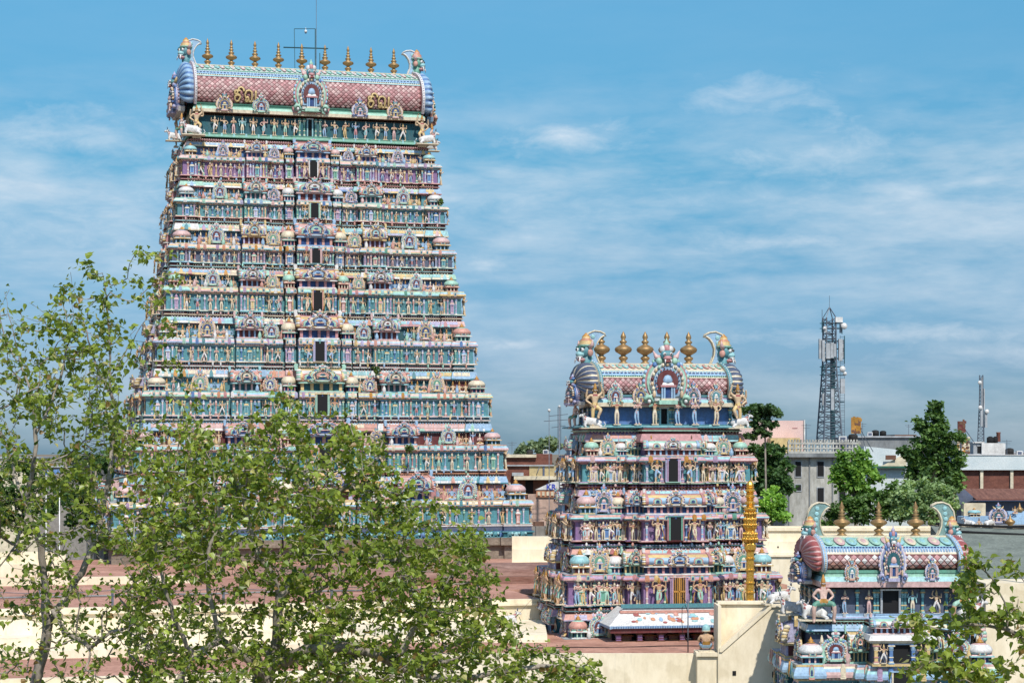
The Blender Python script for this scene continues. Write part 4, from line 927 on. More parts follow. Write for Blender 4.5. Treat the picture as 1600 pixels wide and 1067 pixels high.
# door block in the middle of the near tower with a small barrel roof
u = .58; zA, zB, zC, zD = [ZP(p, 90) for p in (1034, 1003, 991, 966)]; W3 = S3['storeys'][0]['W']; y0 = -4.5
mb = MB(); w = W3*.30
mb.box(-w, w, y0, -1.5, zA-.05, zB, K['slate']); mb.box(-w-.2, w+.2, y0-.25, -1.5, zB, zB+.12, K['cream']); mb.box(-w-.3, w+.3, y0-.35, -1.5, zB+.12, zC, K['white'], .1)
mb.box(-w-.1, w+.1, y0-.2, -1.5, zA-.15, zA-.05, K['yellow'])
for x in (-w+.08, -.5, .5, w-.08): mb.add(lch('pil', 7 if abs(x) < 1 else 4), T((x, y0-.1, zA-.05)) @ SC(.26, .24, zB-zA+.05))
mb.build('porch_storey', M['paint'], t3)
dm = MB(); dm.box(-.42, .42, y0-.16, y0-.02, zB-.08, zB, K['sky']); dw = dm.build('doorway', M['paint2'], t3); MB().box(-.37, .37, y0-.02, y0+.02, zA, zB-.08).build('black_panel', M['dark'], dw)  # flat black sheet stands for shade inside the porch door
for s, i in ((-1, 6), (1, 9)): inst(lmesh('stand', i), 'statue', t3, T((s*.85, y0-.2, zA)) @ SC(.82))
inst(lmesh('wsala', 2), 'barrel_shrine', t3, T((0, -3.2, zC)) @ SC(2*w*.95, 3.2, (zD-zC)*2))
# sloping porch canopy with painted figures at the foot of the middle tower
D4 = 4.7+.34*0; yf = -(4.7+2.3*.62+.1); z0, z1, z2 = [ZP(p, 107.8) for p in (986, 976, 951)]
mb = MB(); x0, x1 = -4.05, 4.6
mb.poly([(x0-.2, yf-1.2, z1), (x1, yf-1.2, z1), (x1, yf+.1, z2), (x0+.9, yf+.1, z2), (x0-.2, yf+1.8, z1), (x0+.9, yf+1.8, z2)], [(0, 1, 2, 3), (4, 0, 3, 5)], K['white'])
mb.box(x0-.2, x1, yf-1.2, yf-1.10, z1-.14, z1-.004, K['sky']); mb.box(x0-.1, x1, yf-1.08, yf-.4, z0-.05, z1-.15, K['maroon']); mb.box(x0-.2, x0-.1, yf-1.4, yf+1.8, z1-.14, z1-.004, K['sky'])
rr = random.Random(5)
for i in range(64): x = x0-.1+i*(x1-x0)/64; mb.box(x, x+.06, yf-1.24, yf-1.201, z1-.11, z1-.02, K['blue'])
for i in range(75):
    x = x0+1.1+rr.random()*(x1-x0-1.3); t = .15+.62*rr.random(); c = ('salmon', 'orange', 'red', 'orange', 'aqua', 'sky', 'salmon')[rr.randrange(7)]
    y = yf-1.2+1.3*t; z = z1+(z2-z1)*t; q = Matrix.Rotation(math.atan2(z2-z1, 1.3), 4, 'X')
    mb.add(SPH, T((x, y-.012, z+.02)) @ q @ SC(.07+.12*rr.random(), .05+.14*rr.random(), .02), K[c])
mb.box(x0+.6, x1, yf-.35, yf-.1, z2-.25, z2-.12, K['salmon'])
mb.box(x0+.7, x1, yf-.12, yf-.02, z2, z2+.22, K['teal'])
mb.build('porch_canopy', M['paint2'], t2)
mb = MB(); zg = 8.56
for x in np.linspace(x0+.4, x1, 8): mb.add(pil('purple', 'brown', 'maroon'), T((x, yf-.75, zg)) @ SC(.42, .42, z0-zg))
for i in range(6): x = x0+.9+i*1.35; mb.add(niche('brown', 'maroon', 'ochre'), T((x, yf-.2, zg)) @ SC(.7, .6, (z0-zg)*.8))
mb.build('porch_pillars', M['paint2'], t2)
MB().box(x0+.2, x1, yf+.02, yf+.05, zg, z0).build('black_panel', M['dark'], t2)  # black sheet behind the pillars, standing in for porch shade
def leafquads(C0, size, rs, up=.5, colf=None, heart=False):
    """folded leaf shapes at the given points; returns V, L, S, colours"""
    n = len(C0); d = rs.normal(size=(n, 3)); d[:, 2] = d[:, 2]*.6-(.5 if heart else .1); d /= np.linalg.norm(d, axis=1)[:, None]
    r = rs.normal(size=(n, 3)); r[:, 2] += up*2; s = np.cross(d, r); s /= np.linalg.norm(s, axis=1)[:, None]+1e-9; nn = np.cross(s, d)
    sz = size*rs.uniform(.5, 1.35, n)[:, None]
    if heart: sh = [(0, 0, 0), (.42, .12, .10), (.40, .48, .12), (.12, .82, .02), (0, 1.18, -.06), (-.12, .82, .02), (-.40, .48, .12), (-.42, .12, .10)]; F_ = [(0, 1, 2, 3, 4), (0, 4, 5, 6, 7)]
    else: sh = [(0, 0, 0), (.45, .4, .12), (0, 1, 0), (-.45, .4, .12)]; F_ = [(0, 1, 2), (0, 2, 3)]
    k = len(sh); V = np.zeros((n, k, 3))
    for i, (a_, b_, c_) in enumerate(sh): V[:, i] = C0+s*sz*a_+d*sz*b_+nn*sz*c_
    L = np.concatenate([(np.arange(n)*k)[:, None]+np.array(f)[None] for f in F_], axis=1)
    S = np.tile([len(f) for f in F_], n); return V.reshape(-1, 3), L.ravel(), S
# ---------------------------------------------------------------- ground, temple halls and walls
g = MB().poly([(-4000, -300, 0), (4000, -300, 0), (4000, 6000, 0), (-4000, 6000, 0)], [(0, 1, 2, 3)], (1, 1, 1)); struct(g.build('ground', M['ground']))
def bx(mb, px0, px1, py0, py1, Y, dep, col=(1, 1, 1), zlow=None, proud=0):
    """box whose front face spans the given photo rectangle at distance Y"""
    mb.box(XP(px0, Y), XP(px1, Y), Y-proud, Y+dep, ZP(py1, Y) if zlow is None else zlow, ZP(py0, Y), col); return mb
def thing(name, label, cat, loc, rz=0, group=None): return empty(name, label, cat, loc, rz, group)
a14 = R(14.1)
h = thing('temple_hall', 'long temple hall with flat red roof in front of the tallest tower', 'building', (-2.9, 117, 0), a14)
def qb(mb, u0, u1, n0, n1, z0, z1): return mb.box(u0, u1, n0, n1, z0, z1)
_m = MB(); qb(_m, -60, 5, 0, 50, 9.7, 10.0); qb(_m, 5, 24, 9, 50, 9.7, 10.0); _m.build('flat_roof', M['terrace'], h)
mb = MB(); qb(mb, -60, 5, -.05, .45, 8.62, 10.06); qb(mb, -60, 5, -2.6, -.05, 7.9, 8.62); qb(mb, -60, 5, -.25, -.052, 9.72, 9.84); qb(mb, -60, 5, -3.0, -2.6, 7.9, 8.3); qb(mb, -60, -10, -4.4, -3.0, 7.7, 8.12)
qb(mb, -60, -14, 20, 20.5, 10.0, 10.5); qb(mb, -60, -22, 30, 30.6, 10.0, 11.7); qb(mb, -60, -22, 29, 30, 10.0, 10.9)
mb.build('cream_wall', M['creamwall'], h)
mb = MB(); qb(mb, -3, 16, 14, 14.5, 10, 10.5); qb(mb, -10, 16, 27, 27.5, 10, 10.45)
for i in range(13):   # low brick vault on the roof
    t0, t1 = math.pi*i/13, math.pi*(i+1)/13
    mb.poly([(x, 21-3.6*math.cos(t), 9.98+1.0*abs(math.sin(t))**.8) for x in (-10, 16) for t in (t0, t1)], [(0, 2, 3, 1)], (1, 1, 1), True)
mb.build('roof_vault', M['slab'], h)
qb(MB(), -60, 0, -14, -2.9, 7.4, 7.7).build('lower_roof', M['terrace'], h)
mb = MB(); qb(mb, -60, 0, -14.5, -14, 0, 7.78); qb(mb, -60, 0, -14.8, -14, 7.3, 7.5); mb.build('front_wall', M['creamwall'], h)
mb = MB(); rr = random.Random(3)
for i in range(9): u0 = -58+i*6.3; qb(mb, u0, u0+.14, 1.4, 1.6, 10, 11.0)
mb.tube([(-58+i*2.1, 1.5, 10.9-.12*math.sin(math.pi*(i % 3)/3)) for i in range(26)], .02, 4); mb.build('roof_wire', M['steel'], h)
mb = MB(); mb.tube([(-40, 8, 10.1), (-12, 8.6, 10.1), (-11.5, 9, 10.1), (3, 9.3, 10.1)], .06, 6); mb.tube([(-24, 9, 10.1), (-24, 16, 10.1)], .05, 6); mb.build('roof_pipe', M['concrete2'], h)
mb = MB(); mb.tube([(-6.5, -.12, 10.0), (-6.5, -.12, 8.7)], .05, 6); mb.tube([(-18.5, -.12, 10.0), (-18.5, -.12, 8.7)], .05, 6); mb.tube([(-31, -.12, 10.0), (-31, -.12, 8.7)], .05, 6); mb.build('drain_pipe', M['concrete2'], h)
# near hall whose roof carries the middle tower
h2 = thing('temple_hall', 'cream walled hall with red roof strip at the foot of the middle tower', 'building', (2, 101, 0))
mb = MB(); mb.box(-12, 8.9, 0, 12, 8.2, 8.55); mb.build('flat_roof', M['terrace'], h2)
mb = MB(); mb.box(-12, 8.9, -.35, -.002, 0, 8.62); mb.box(-12.35, -12.002, -.35, 12, 0, 8.62); mb.build('front_wall', M['creamwall'], h2)
mb = MB(); mb.tube([(-12+i*.9, 1.5+.12*i, 8.575+.02*math.sin(i)) for i in range(24)], .025, 4); mb.build('roof_cable', M['dark'], h2)
# stair block
sb_ = thing('stair_block', 'cream masonry block with a diagonal stair parapet between middle and near towers', 'wall', (0, 99.5, 0))
mb = MB(); mb.box(-12, -.1, 6.4, 16, 8.2, 8.92); mb.box(-12, -.1, 6.1, 6.398, 8.2, 8.72); mb.build('cream_ledge', M['creamwall'], h2)
X = lambda p: XP(p, 99.5)
mb = MB(); Zq = lambda p: ZP(p, 99.5)
mb.prism([(X(1127), 0), (X(1241), 0), (X(1241), Zq(945)), (X(1203), Zq(947)), (X(1127), Zq(1014))], 0, .55)
mb.box(X(1125), X(1210), 1.5, 2.1, 0, Zq(946)); mb.box(X(1125)-.1, X(1127), .0, 2.1, 0, Zq(946)); mb.box(X(1205), X(1243), -.12, 1.5, Zq(948), Zq(944)); mb.box(X(1126), X(1204), 1.35, 2.2, Zq(947), Zq(943))
mb.prism([(X(1124), Zq(1018)), (X(1128), Zq(1018)), (X(1205), Zq(950)), (X(1205), Zq(946)), (X(1124), Zq(1012))], -.08, 1.1)
mb.build('masonry', M['creamwall'], sb_)
for px, py, s in ((1216, 977, 3), (1148, 1051, 3.5), (1211, 1053, 4.5)): MB().box(X(px-s), X(px+s*.6), -.03, .01, Zq(py+s), Zq(py-s)).build('drain_hole', M['dark'], sb_)  # thin black boxes on the wall; black stands for shade in holes
pr = MB(); pr.box(XP(1089, 99.9), XP(1125, 99.9), -.2, 1.1, 0, ZP(1024, 99.9)); pr.box(XP(1087, 99.9), XP(1126.5, 99.9), -.35, 1.15, ZP(1024, 99.9), ZP(1018, 99.9), )
o = pr.build('parapet_pier', M['creamwall']); o.location = (0, 99.9, 0); tag(o, 'short cream wall pier with flat cap beneath the crouching figure', 'wall')
# crouching figure seen from behind
v = []; e = []; lab = []
def aa(p, r, par=None, l='skin'):
    v.append((*p, r)); i = len(v)-1
    if par is not None: e.append((par, i)); lab.append(l)
    return i
pe = aa((0, 0, .24), .17); wa = aa((0, -.02, .42), .15, pe, 'cloth'); ch = aa((0, -.04, .62), .17, wa); nk = aa((0, -.02, .76), .08, ch); hd = aa((0, 0, .92), .13, nk)
for s in (-1, 1):
    hp = aa((s*.13, .04, .2), .13, pe, 'cloth'); kn = aa((s*.24, .25, .34), .09, hp, 'cloth'); an = aa((s*.2, .24, .06), .06, kn); aa((s*.2, .36, .04), .05, an)
    sh = aa((s*.24, -.02, .66), .08, ch); el_ = aa((s*.34, .06, .46), .06, sh); hn = aa((s*.26, .25, .42), .05, el_)
cen, VV, ff, CC = skin_chunk(v, e, lab, dict(skin=K['skin2'], cloth=K['sky']), 1)
mb = MB(); CC[(cen[:, 2] > .30) & (cen[:, 2] < .36) & (abs(cen[:, 0]) < .2)] = K['gold']; mb.poly(VV, ff, CC, True)
mb.lathe([(.165, 0), (.185, .07), (.17, .18), (.11, .26), (.02, .30)], 14, (0, 0, .88), K['aqua']); mb.lathe([(.175, 0), (.205, .02), (.175, .05)], 14, (0, 0, .86), K['cream'])
mb.sph((0, .14, .90), .03, K['skin2']); mb.box(-.34, .34, -.3, .42, -.05, .03, K['cream'])
for s in (-1, 1):
    mb.sph((s*.16, .0, .86), .05, K['skin2'], .5, 1, 1.2); mb.sph((s*.05, .125, .93), .018, K['black'])
    for i in range(5): mb.tube([(s*(.26-.02*i), .27, .42), (s*(.25-.02*i), .32, .40), (s*(.25-.02*i), .32, .36)], .012, 5, K['skin2'])
o = mb.build('dwarf_statue', M['paint2']); o.location = (XP(1104, 99.9), 100.15, ZP(1018, 99.9)+.02); o.scale = (1.15, 1.15, 1.15); tag(o, 'small crouching statue seen from behind in pale blue cap and blue shorts', 'statue')
def bull_at(px, py, Y, s, rz, label, flip=False):
    mb = MB(); mb.ch.append(lch('bull', 0)); o = mb.build('bull_statue', M['paint2']); o.location = (XP(px, Y), Y, ZP(py, Y)+.02); o.scale = (s, s, s); o.rotation_euler = (0, 0, rz)
    return tag(o, label, 'statue')
bull_at(1216, 944, 100.1, 1.55, R(8), 'large white seated bull statue on the cream block beside the middle tower')
bull_at(793, 977, 112.0, 1.35, R(10), 'small white seated bull statue on a ledge of the cream hall wall'); 
# gold flagstaff
fs = thing('flagstaff', 'tall gilded temple flagstaff with stacked rings before the middle tower', 'flagstaff', (XP(1172, 106.2), 106.2, 0))
zz = lambda p: ZP(p, 106.2)
def seg_(r, a_, b_): return [(r, zz(a_)), (r, zz(b_))]
pr_ = [(.21, 8.0)]
for p_ in (938, 925, 910, 890, 872): pr_ += [(.21, zz(p_+2)), (.27, zz(p_+1)), (.27, zz(p_-1)), (.21, zz(p_-2))]
pr_ += [(.21, zz(862)), (.32, zz(858)), (.33, zz(850)), (.26, zz(847)), (.40, zz(843)), (.42, zz(838)), (.38, zz(832)), (.26, zz(829)), (.34, zz(824)), (.34, zz(812)), (.25, zz(808)), (.26, zz(792))]
MB().lathe(pr_, 24, (0, 0, 0), smooth=False, lobes=12, la=.10).build('pole', M['goldplate'], fs)
for p_, r_ in ((842, .46), (834, .42), (820, .38), (811, .37), (802, .36)):
    mb = MB()
    for i in range(14):
        t = 2*math.pi*i/14+p_; mb.sph((r_*math.cos(t), r_*math.sin(t), zz(p_)), .06, sz=1.5); mb.tube([(r_*math.cos(t), r_*math.sin(t), zz(p_)), (r_*.98*math.cos(t), r_*.98*math.sin(t), zz(p_+6))], [.045, .015], 5)
    mb.tube([(r_*math.cos(2*math.pi*i/20), r_*math.sin(2*math.pi*i/20), zz(p_)) for i in range(21)], .035, 5); mb.build('bell_ring', M['goldplate'], fs)
tp = [(.28, zz(800))]
for p_ in (796, 786, 776, 767): tp += [(.38 if p_ > 790 else .29, zz(p_)), (.38 if p_ > 790 else .29, zz(p_-1.5)), (.18, zz(p_-4)), (.25, zz(p_-6)), (.19, zz(p_-7))]
tp += [(.22, zz(757)), (.14, zz(753)), (.02, zz(750))]
MB().lathe(tp, 20, (0, 0, 0), smooth=False, lobes=10, la=.06).build('finial', M['goldplate'], fs)
fs.scale = (.88, .88, 1)
# pole with wires on the near hall roof
ap = thing('aerial_pole', 'thin grey pole with curled wires standing on the near hall roof', 'pole', (XP(1075, 102), 102, 8.55))
MB().tube([(0, 0, 0), (0, 0, 2.7)], .035, 6).build('pole', M['steel'], ap)
MB().tube([(0, 0, 2.0), (-.15, 0, 2.45), (-.3, 0, 2.3), (-.32, 0, 1.6), (-.26, 0, .9), (0, 0, .5)], .018, 4).tube([(0, 0, 2.5), (-.2, 0, 2.7), (-.35, 0, 2.9)], .015, 4).build('wire', M['dark'], ap)
# enclosure walls
w1 = thing('enclosure_wall', 'long stepped cream wall running behind the near tower', 'wall', (0, 150, 0))
mb = MB(); Xw = lambda p: XP(p, 150); Zw = lambda p: ZP(p, 150)
mb.box(Xw(1185), Xw(1535), 0, .8, 0, Zw(822)); mb.box(Xw(1185), Xw(1535), -.15, -.003, Zw(829), Zw(824)); mb.box(Xw(1185), Xw(1535), -.6, -.003, 0, Zw(845)); mb.box(Xw(1185), Xw(1535), -1.2, -.603, 0, Zw(862)); mb.box(Xw(1185), Xw(1535), -1.35, -1.203, Zw(868), Zw(865))
mb.build('masonry', M['creamwall'], w1)
for p_ in (1214, 1290, 1390, 1470): MB().box(Xw(p_-1.2), Xw(p_+1.2), -.62, -.598, Zw(855), Zw(852.5)).build('drain_hole', M['dark'], w1)  # no holes cut: shade of each drain painted as a black tab
w2 = thing('enclosure_wall', 'short stepped cream wall between the tallest and middle towers', 'wall', (0, 152, 0))
mb = MB(); Xw = lambda p: XP(p, 152); Zw = lambda p: ZP(p, 152)
mb.box(Xw(800), Xw(935), 0, .8, 0, Zw(838)); mb.box(Xw(800), Xw(935), -.5, -.003, 0, Zw(857)); mb.box(Xw(800), Xw(935), -1.1, -.503, 0, Zw(877)); mb.build('masonry', M['creamwall'], w2)
# grey tiled roof building at right
hb = thing('tiled_hall', 'cream walled hall under a steep grey tiled roof at the right edge', 'building', (0, 0, 0))
x0, x1 = XP(1497, 128), XP(1700, 128)
MB().poly([(x0-.3, 122, ZP(914, 122)), (x1, 122, ZP(914, 122)), (x1, 135, ZP(828, 135)), (x0-.3, 135, ZP(821, 135)), (x0-.3, 135, 0), (x0-.3, 122, 0)], [(0, 1, 2, 3), (0, 3, 4, 5)], (1, 1, 1)).build('tiled_roof', M['greyslope'], hb)
mb = MB(); mb.tube([(x0, 134.8, ZP(818, 135)), (x1, 134.8, ZP(826, 135))], .09, 6); mb.tube([(x0, 133.5, ZP(829, 133.5)), (x1, 133.5, ZP(838, 133.5))], .09, 6); mb.build('pipe_rail', M['dark'], hb)
MB().box(x0-.6, x1, 118, 121.98, 0, ZP(911, 118)).build('front_wall', M['creamwall'], hb)
o = MB().tube([(XP(1597, 120), 117.6, 0), (XP(1597, 120), 117.6, ZP(787, 118))], .13, 8).build('post', M['dark']); tag(o, 'dark upright post beside the grey tiled roof at the right edge', 'post')
# small shrine roof with white bulls
sv = thing('shrine_roof', 'small low shrine top with pale blue barrel roof and sculpted arch at right', 'shrine', (XP(1556, 146), 146, ZP(822, 146)))
mb = MB(); mb.box(-2.6, 6, -.6, 3, -9, 0, K['cream'])
n_ = 12; V = []
for xq in (1.0, 6): V += [(xq, .9-1.0*math.cos(math.pi*i/n_), .15+.95*math.sin(math.pi*i/n_)) for i in range(n_+1)]
mb.poly(V, [(i, i+n_+1, i+n_+2, i+1) for i in range(n_)]+[tuple(range(n_, -1, -1))], K['sky'], True); mb.box(-2.4, 1, -.2, 2, .2, .7, K['sky'])
mb.build('barrel_roof', M['paint2'], sv)
inst(lmesh('nasi', 3), 'arched_gable', sv, T((.1, -.2, .15)) @ SC(1.35, 1.35, 1.15))
for x_, s_ in ((-2.0, 1.1), (-.6, 1.2)): inst(lmesh('bull', 0), 'bull_statue', sv, T((x_, -.45, .02)) @ RZ(R(160 if x_ < -1 else 20)) @ SC(s_))
inst(lmesh('seat', 3), 'statue', sv, T((-1.35, -.5, 0)) @ SC(1.0)); inst(lmesh('seat', 2), 'statue', sv, T((1.4, .0, .9)) @ SC(.9)); inst(lmesh('kuta', 4), 'domed_shrine', sv, T((-1.45, .6, .7)) @ SC(.9, .9, .5))
mb = MB().lathe([(.02, 0), (.25, .02), (.15, .1), (.38, .3), (.36, .42), (.1, .6), (.02, .9)], 10); mb.build('finial', M['copper'], sv, T((.9, -.6, 0))); MB().lathe([(.02, 0), (.2, .02), (.3, .25), (.1, .4), (.02, .7)], 10).build('finial', M['copper'], sv, T((1.9, .6, 1.0)))

# ---------------------------------------------------------------- town behind
def winset(par, Y, lst, mat='dark', fr=K['grey']):
    for px, py0, py1, wd in lst:
        q = MB(); q.box(XP(px-wd-1, Y), XP(px+wd+1, Y), Y-.08, Y-.02, ZP(py1+1.5, Y), ZP(py0-1, Y), fr); w_ = q.build('window', M['paint_far'], par)
        m2 = MB(); m2.box(XP(px-wd, Y), XP(px+wd, Y), Y-.10, Y-.085, ZP(py1, Y), ZP(py0, Y)); m2.build('pane', M[mat], w_)
b = thing('house', 'stained grey four storey block with balustraded flat roof right of the middle tower', 'building', (0, 0, 0)); Y = 205
bx(MB(), 1234, 1345, 714, 0, Y, 14, zlow=0).build('wall', M['concrete'], b)
mb = bx(MB(), 1226, 1233.9, 716, 0, Y, 14, zlow=0)
bx(mb, 1222, 1347, 708, 714, Y, 15, proud=.8); mb.build('side_wing', M['concrete2'], b)
mb = MB(); n = 11
for i in range(n+1): bx(mb, 1232+i*10-1, 1232+i*10+1, 689, 708, Y, .4)
bx(mb, 1231, 1345, 691, 694, Y, .3, proud=.03); bx(mb, 1231, 1345, 699, 701, Y, .3, proud=.02); bx(mb, 1231, 1345, 705, 708, Y, .3, proud=.02)
for i in range(n): bx(mb, 1236+i*10, 1239+i*10, 694, 705, Y, .15, proud=-.05)
for i in range(0, 24): bx(mb, 1232+i*4.6, 1234.6+i*4.6, 686.5, 690.6, Y+2, .25)
mb.build('balustrade', M['concrete'], b)
winset(b, Y, [(1247, 721, 744, 4.5), (1282, 721, 744, 5), (1247, 757, 766, 4.5), (1282, 762, 790, 5), (1316, 767, 786, 5)])
for i, pxx in enumerate((1232, 1264, 1300, 1322)): MB().box(XP(pxx, Y), XP(pxx+1.6, Y), Y-.14, Y-.001, 0, ZP(714, Y)).build('drain_pipe', M['concrete2'], b)
b = thing('house', 'pale pink block with a yellow parapet behind the umbrella tree', 'building', (0, 0, 0)); Y = 250
bx(MB(), 1150, 1255, 657, 0, Y, 12, zlow=0).build('wall', M['pinkwall'], b)
mb = MB(); bx(mb, 1204, 1250, 684, 0, Y-3, 2.9, K['yellow'], zlow=0); bx(mb, 1256, 1258, 656, 720, Y, 8, K['white']); bx(mb, 1238, 1246, 668, 669, Y, .1, K['rose'], proud=.06); mb.build('yellow_parapet', M['paint_far'], b)
b = thing('house', 'long low grey flat roofed building between the mast and the tall conical tree', 'building', (0, 0, 0)); Y = 270
bx(MB(), 1338, 1450, 683, 0, Y, 12, zlow=0).build('wall', M['concrete2'], b)
mb = MB(); bx(mb, 1316, 1337, 684, 0, Y-1, 8, K['slate'], zlow=0); bx(mb, 1398, 1432, 679, 682.8, Y, 8, K['brown']); bx(mb, 1336, 1452, 681, 683.5, Y, 12, K['grey'], proud=.3); mb.build('annexe', M['paint_far'], b)
b = thing('house', 'white building with sloping roof and green gutter behind the round tree', 'building', (0, 0, 0)); Y = 235
mb = MB(); mb.prism([(XP(1345, Y), 0), (XP(1420, Y), 0), (XP(1420, Y), ZP(704, Y)), (XP(1350, Y), ZP(697, Y))], Y, Y+10); mb.build('wall', M['bluewash'], b)
mb = MB(); mb.prism([(XP(1376, Y), ZP(728, Y)), (XP(1415, Y), ZP(728, Y)), (XP(1415, Y), ZP(708, Y))], Y-.5, Y-.05, K['cream']); bx(mb, 1350, 1418, 728, 731, Y-1, .9, K['dgreen']); bx(mb, 1384, 1400, 711, 718, Y-.8, .2, K['brown']); mb.build('gable', M['paint_far'], b)
b = thing('house', 'wide pale parapet over exposed red brick with white posts at right', 'building', (0, 0, 0)); Y = 205
bx(MB(), 1490, 1700, 734, 0, Y, 12, zlow=0).build('brick_wall', M['brick'], b)
mb = MB(); bx(mb, 1488, 1700, 711, 734, Y, 12.5, proud=.5); mb.build('parapet', M['bluewash'], b)
mb = MB()
for p_ in (1533, 1580, 1626): bx(mb, p_-2.3, p_+2.3, 734, 765, Y, .2, K['cream'], proud=.3)
bx(mb, 1488, 1700, 710, 711, Y, 12.6, K['white'], proud=.6); mb.build('post', M['paint_far'], b)
b = thing('shed', 'low shed with rusty corrugated roof below the brick wall', 'building', (0, 0, 0)); Y = 188
mb = MB(); xa, xb = XP(1513, Y), XP(1720, Y); mb.poly([(xa+.6, Y-1, ZP(779, Y)), (xb, Y-1, ZP(779, Y)), (xb, Y+3.5, ZP(763.5, Y+3)), (xa-.6, Y+3.5, ZP(763, Y+3))], [(0, 1, 2, 3)], (1, 1, 1)); mb.build('corrugated_roof', M['rust'], b)
mb = MB(); bx(mb, 1506, 1700, 784, 0, Y, 6, K['slate'], zlow=0); bx(mb, 1506, 1540, 786, 0, Y-1.5, 1, K['cream'], zlow=0); mb.prism([(xa-1.2, ZP(790, Y)), (xa+.7, ZP(780, Y)), (xa-.4, ZP(764, Y)), (xa-1.2, ZP(770, Y))], Y-.2, Y+.3, K['slate']); mb.build('wall', M['paint_far'], b)
b = thing('rooftop_room', 'white rooftop room under the thin mast with black tanks and a brick chimney', 'building', (0, 0, 0)); Y = 235
mb = MB(); bx(mb, 1534, 1571, 692, 0, Y, 6, K['white'], zlow=0); bx(mb, 1521, 1534, 691, 0, Y+.4, 5, K['grey'], zlow=0); bx(mb, 1520, 1538, 690, 692, Y+.2, 5.4, K['white']); mb.build('wall', M['paint_far'], b)
mb = MB(); bx(mb, 1527, 1534, 697, 708, Y+.38, .1, proud=0); mb.build('window', M['dark'], b)
for px, s_ in ((1552, .42), (1560, .3)): MB().lathe([(.01, 0), (s_, 0), (s_, .62), (s_*.7, .72), (s_*.3, .8), (.01, .8)], 12, (XP(px, Y), Y+1.5, ZP(692, Y)), (1, 1, 1)).build('water_tank', M['dark'], b)
MB().lathe([(.26, 0), (.24, 1.0), (.28, 1.05), (.28, 1.15), (.2, 1.15)], 10, (XP(1566.5, Y), Y+2, ZP(690, Y)), (1, 1, 1)).build('chimney', M['brick'], b)
b = thing('stone_tower', 'cream rubble stone stair tower beside the conical tree', 'building', (0, 0, 0)); Y = 228
mb = bx(MB(), 1495, 1515.5, 683, 0, Y, 3, K['cream'], zlow=0); rr = random.Random(9)
for i in range(90): px = 1496+rr.random()*18; py = 684+rr.random()*26; mb.sph((XP(px, Y), Y, ZP(py, Y)), .10+.1*rr.random(), K[('brown', 'cream', 'ochre', 'stone')[rr.randrange(4)]], 1.2, .5, .8)
mb.build('wall', M['paint_far'], b)
def hoard(px, py0, py1, wd, Y, pole, label, cols):
    b = thing('hoarding', label, 'hoarding', (XP(px, Y), Y, 0)); mb = MB(); mb.box(-wd, wd, -.08, .08, ZP(py1, Y), ZP(py0, Y), K[cols[0]]); rr = random.Random(int(px))
    for i in range(26):
        x = (rr.random()*2-1)*wd*.85; z = ZP(py1, Y)+(ZP(py0, Y)-ZP(py1, Y))*rr.random(); mb.box(x-.1, x+.1+.15*rr.random(), -.09-.001*i, -.081, z-.15, z+.05+.2*rr.random(), K[cols[1+i % 2]])
    mb.build('board', M['paint_far'], b)
    m2 = MB(); m2.bar((0, .2, ZP(pole, Y)-3), (0, .2, ZP(py0, Y)), .16); m2.bar((wd*.9, .12, ZP(py1, Y)+.5), (wd*.9+1.5, .3, ZP(pole, Y)-1), .08); m2.bar((wd*.9, .12, ZP(py1, Y)+.2), (wd*.9+.8, .3, ZP(pole, Y)-1), .08); m2.build('support', M['steel'], b)
hoard(1337.5, 652, 677, .55, 225, 692, 'rusty yellow hoarding on a pole beside the large antenna mast', ('ochre', 'brown', 'gold'))
hoard(1502, 658, 676, .42, 226, 684, 'small brown hoarding with white edge above the stone tower', ('brown', 'maroon', 'brown'))
MB_ = MB(); bx(MB_, 1506.5, 1508.5, 658, 676, 226, .1, K['white']); o = MB_.build('board_edge', M['paint_far']); o.parent = bpy.data.objects['hoarding.001']; o.matrix_parent_inverse = bpy.data.objects['hoarding.001'].matrix_basis.inverted()
# building left of the middle tower
b = thing('house', 'brown two storey house with yellow wall and sign between the two taller towers', 'building', (0, 0, 0)); Y = 215
mb = MB(); bx(mb, 786, 838, 714, 0, Y, 8, zlow=0); bx(mb, 838, 863, 709, 0, Y+1, 8, zlow=0); mb.build('brick_wall', M['brick'], b)
mb = MB(); bx(mb, 784, 838, 710, 714.5, Y, 8, K['cream'], proud=.4); bx(mb, 784, 866, 726, 728, Y, 1, K['grey'], proud=.3); bx(mb, 827, 905, 728, 744, Y, 1, hx('cdb98a'), proud=.1)
bx(mb, 803, 905, 743.5, 749, Y, 1, K['cream'], proud=1.4); bx(mb, 820, 905, 749, 772, Y, .5, K['brown'], proud=.05); bx(mb, 800, 818, 738, 743, Y, .5, K['grey'], proud=.8); mb.build('slab', M['paint_far'], b)
mb = MB(); bx(mb, 821, 833, 750, 771, Y, .1, proud=.1); mb.build('black_panel', M['dark'], b)  # black sheet on the wall in place of a shaded recess
mb = MB(); bx(mb, 825, 905, 772, 0, Y-2, 1.8, hx('cfae9c'), zlow=0); bx(mb, 818, 862, 822, 842, Y-5, 2, K['stone']); bx(mb, 822, 850, 815, 822, Y-4.5, 1, K['brown']); mb.build('lower_wall', M['paint_far'], b)
mb = MB(); Z_ = lambda p: ZP(p, Y-2.2); X_ = lambda p: XP(p, Y-2.2); mb.prism([(X_(836), Z_(765)), (X_(905), Z_(765)), (X_(905), Z_(748)), (X_(862), Z_(753))], Y-2.3, Y-2.05, K['white']); bx(mb, 838, 905, 766, 776.5, Y-2.2, .15, K['orange'])
for i in range(9): bx(mb, 840+i*7, 844+i*7, 768, 774, Y-2.3, .08, K['cream'])
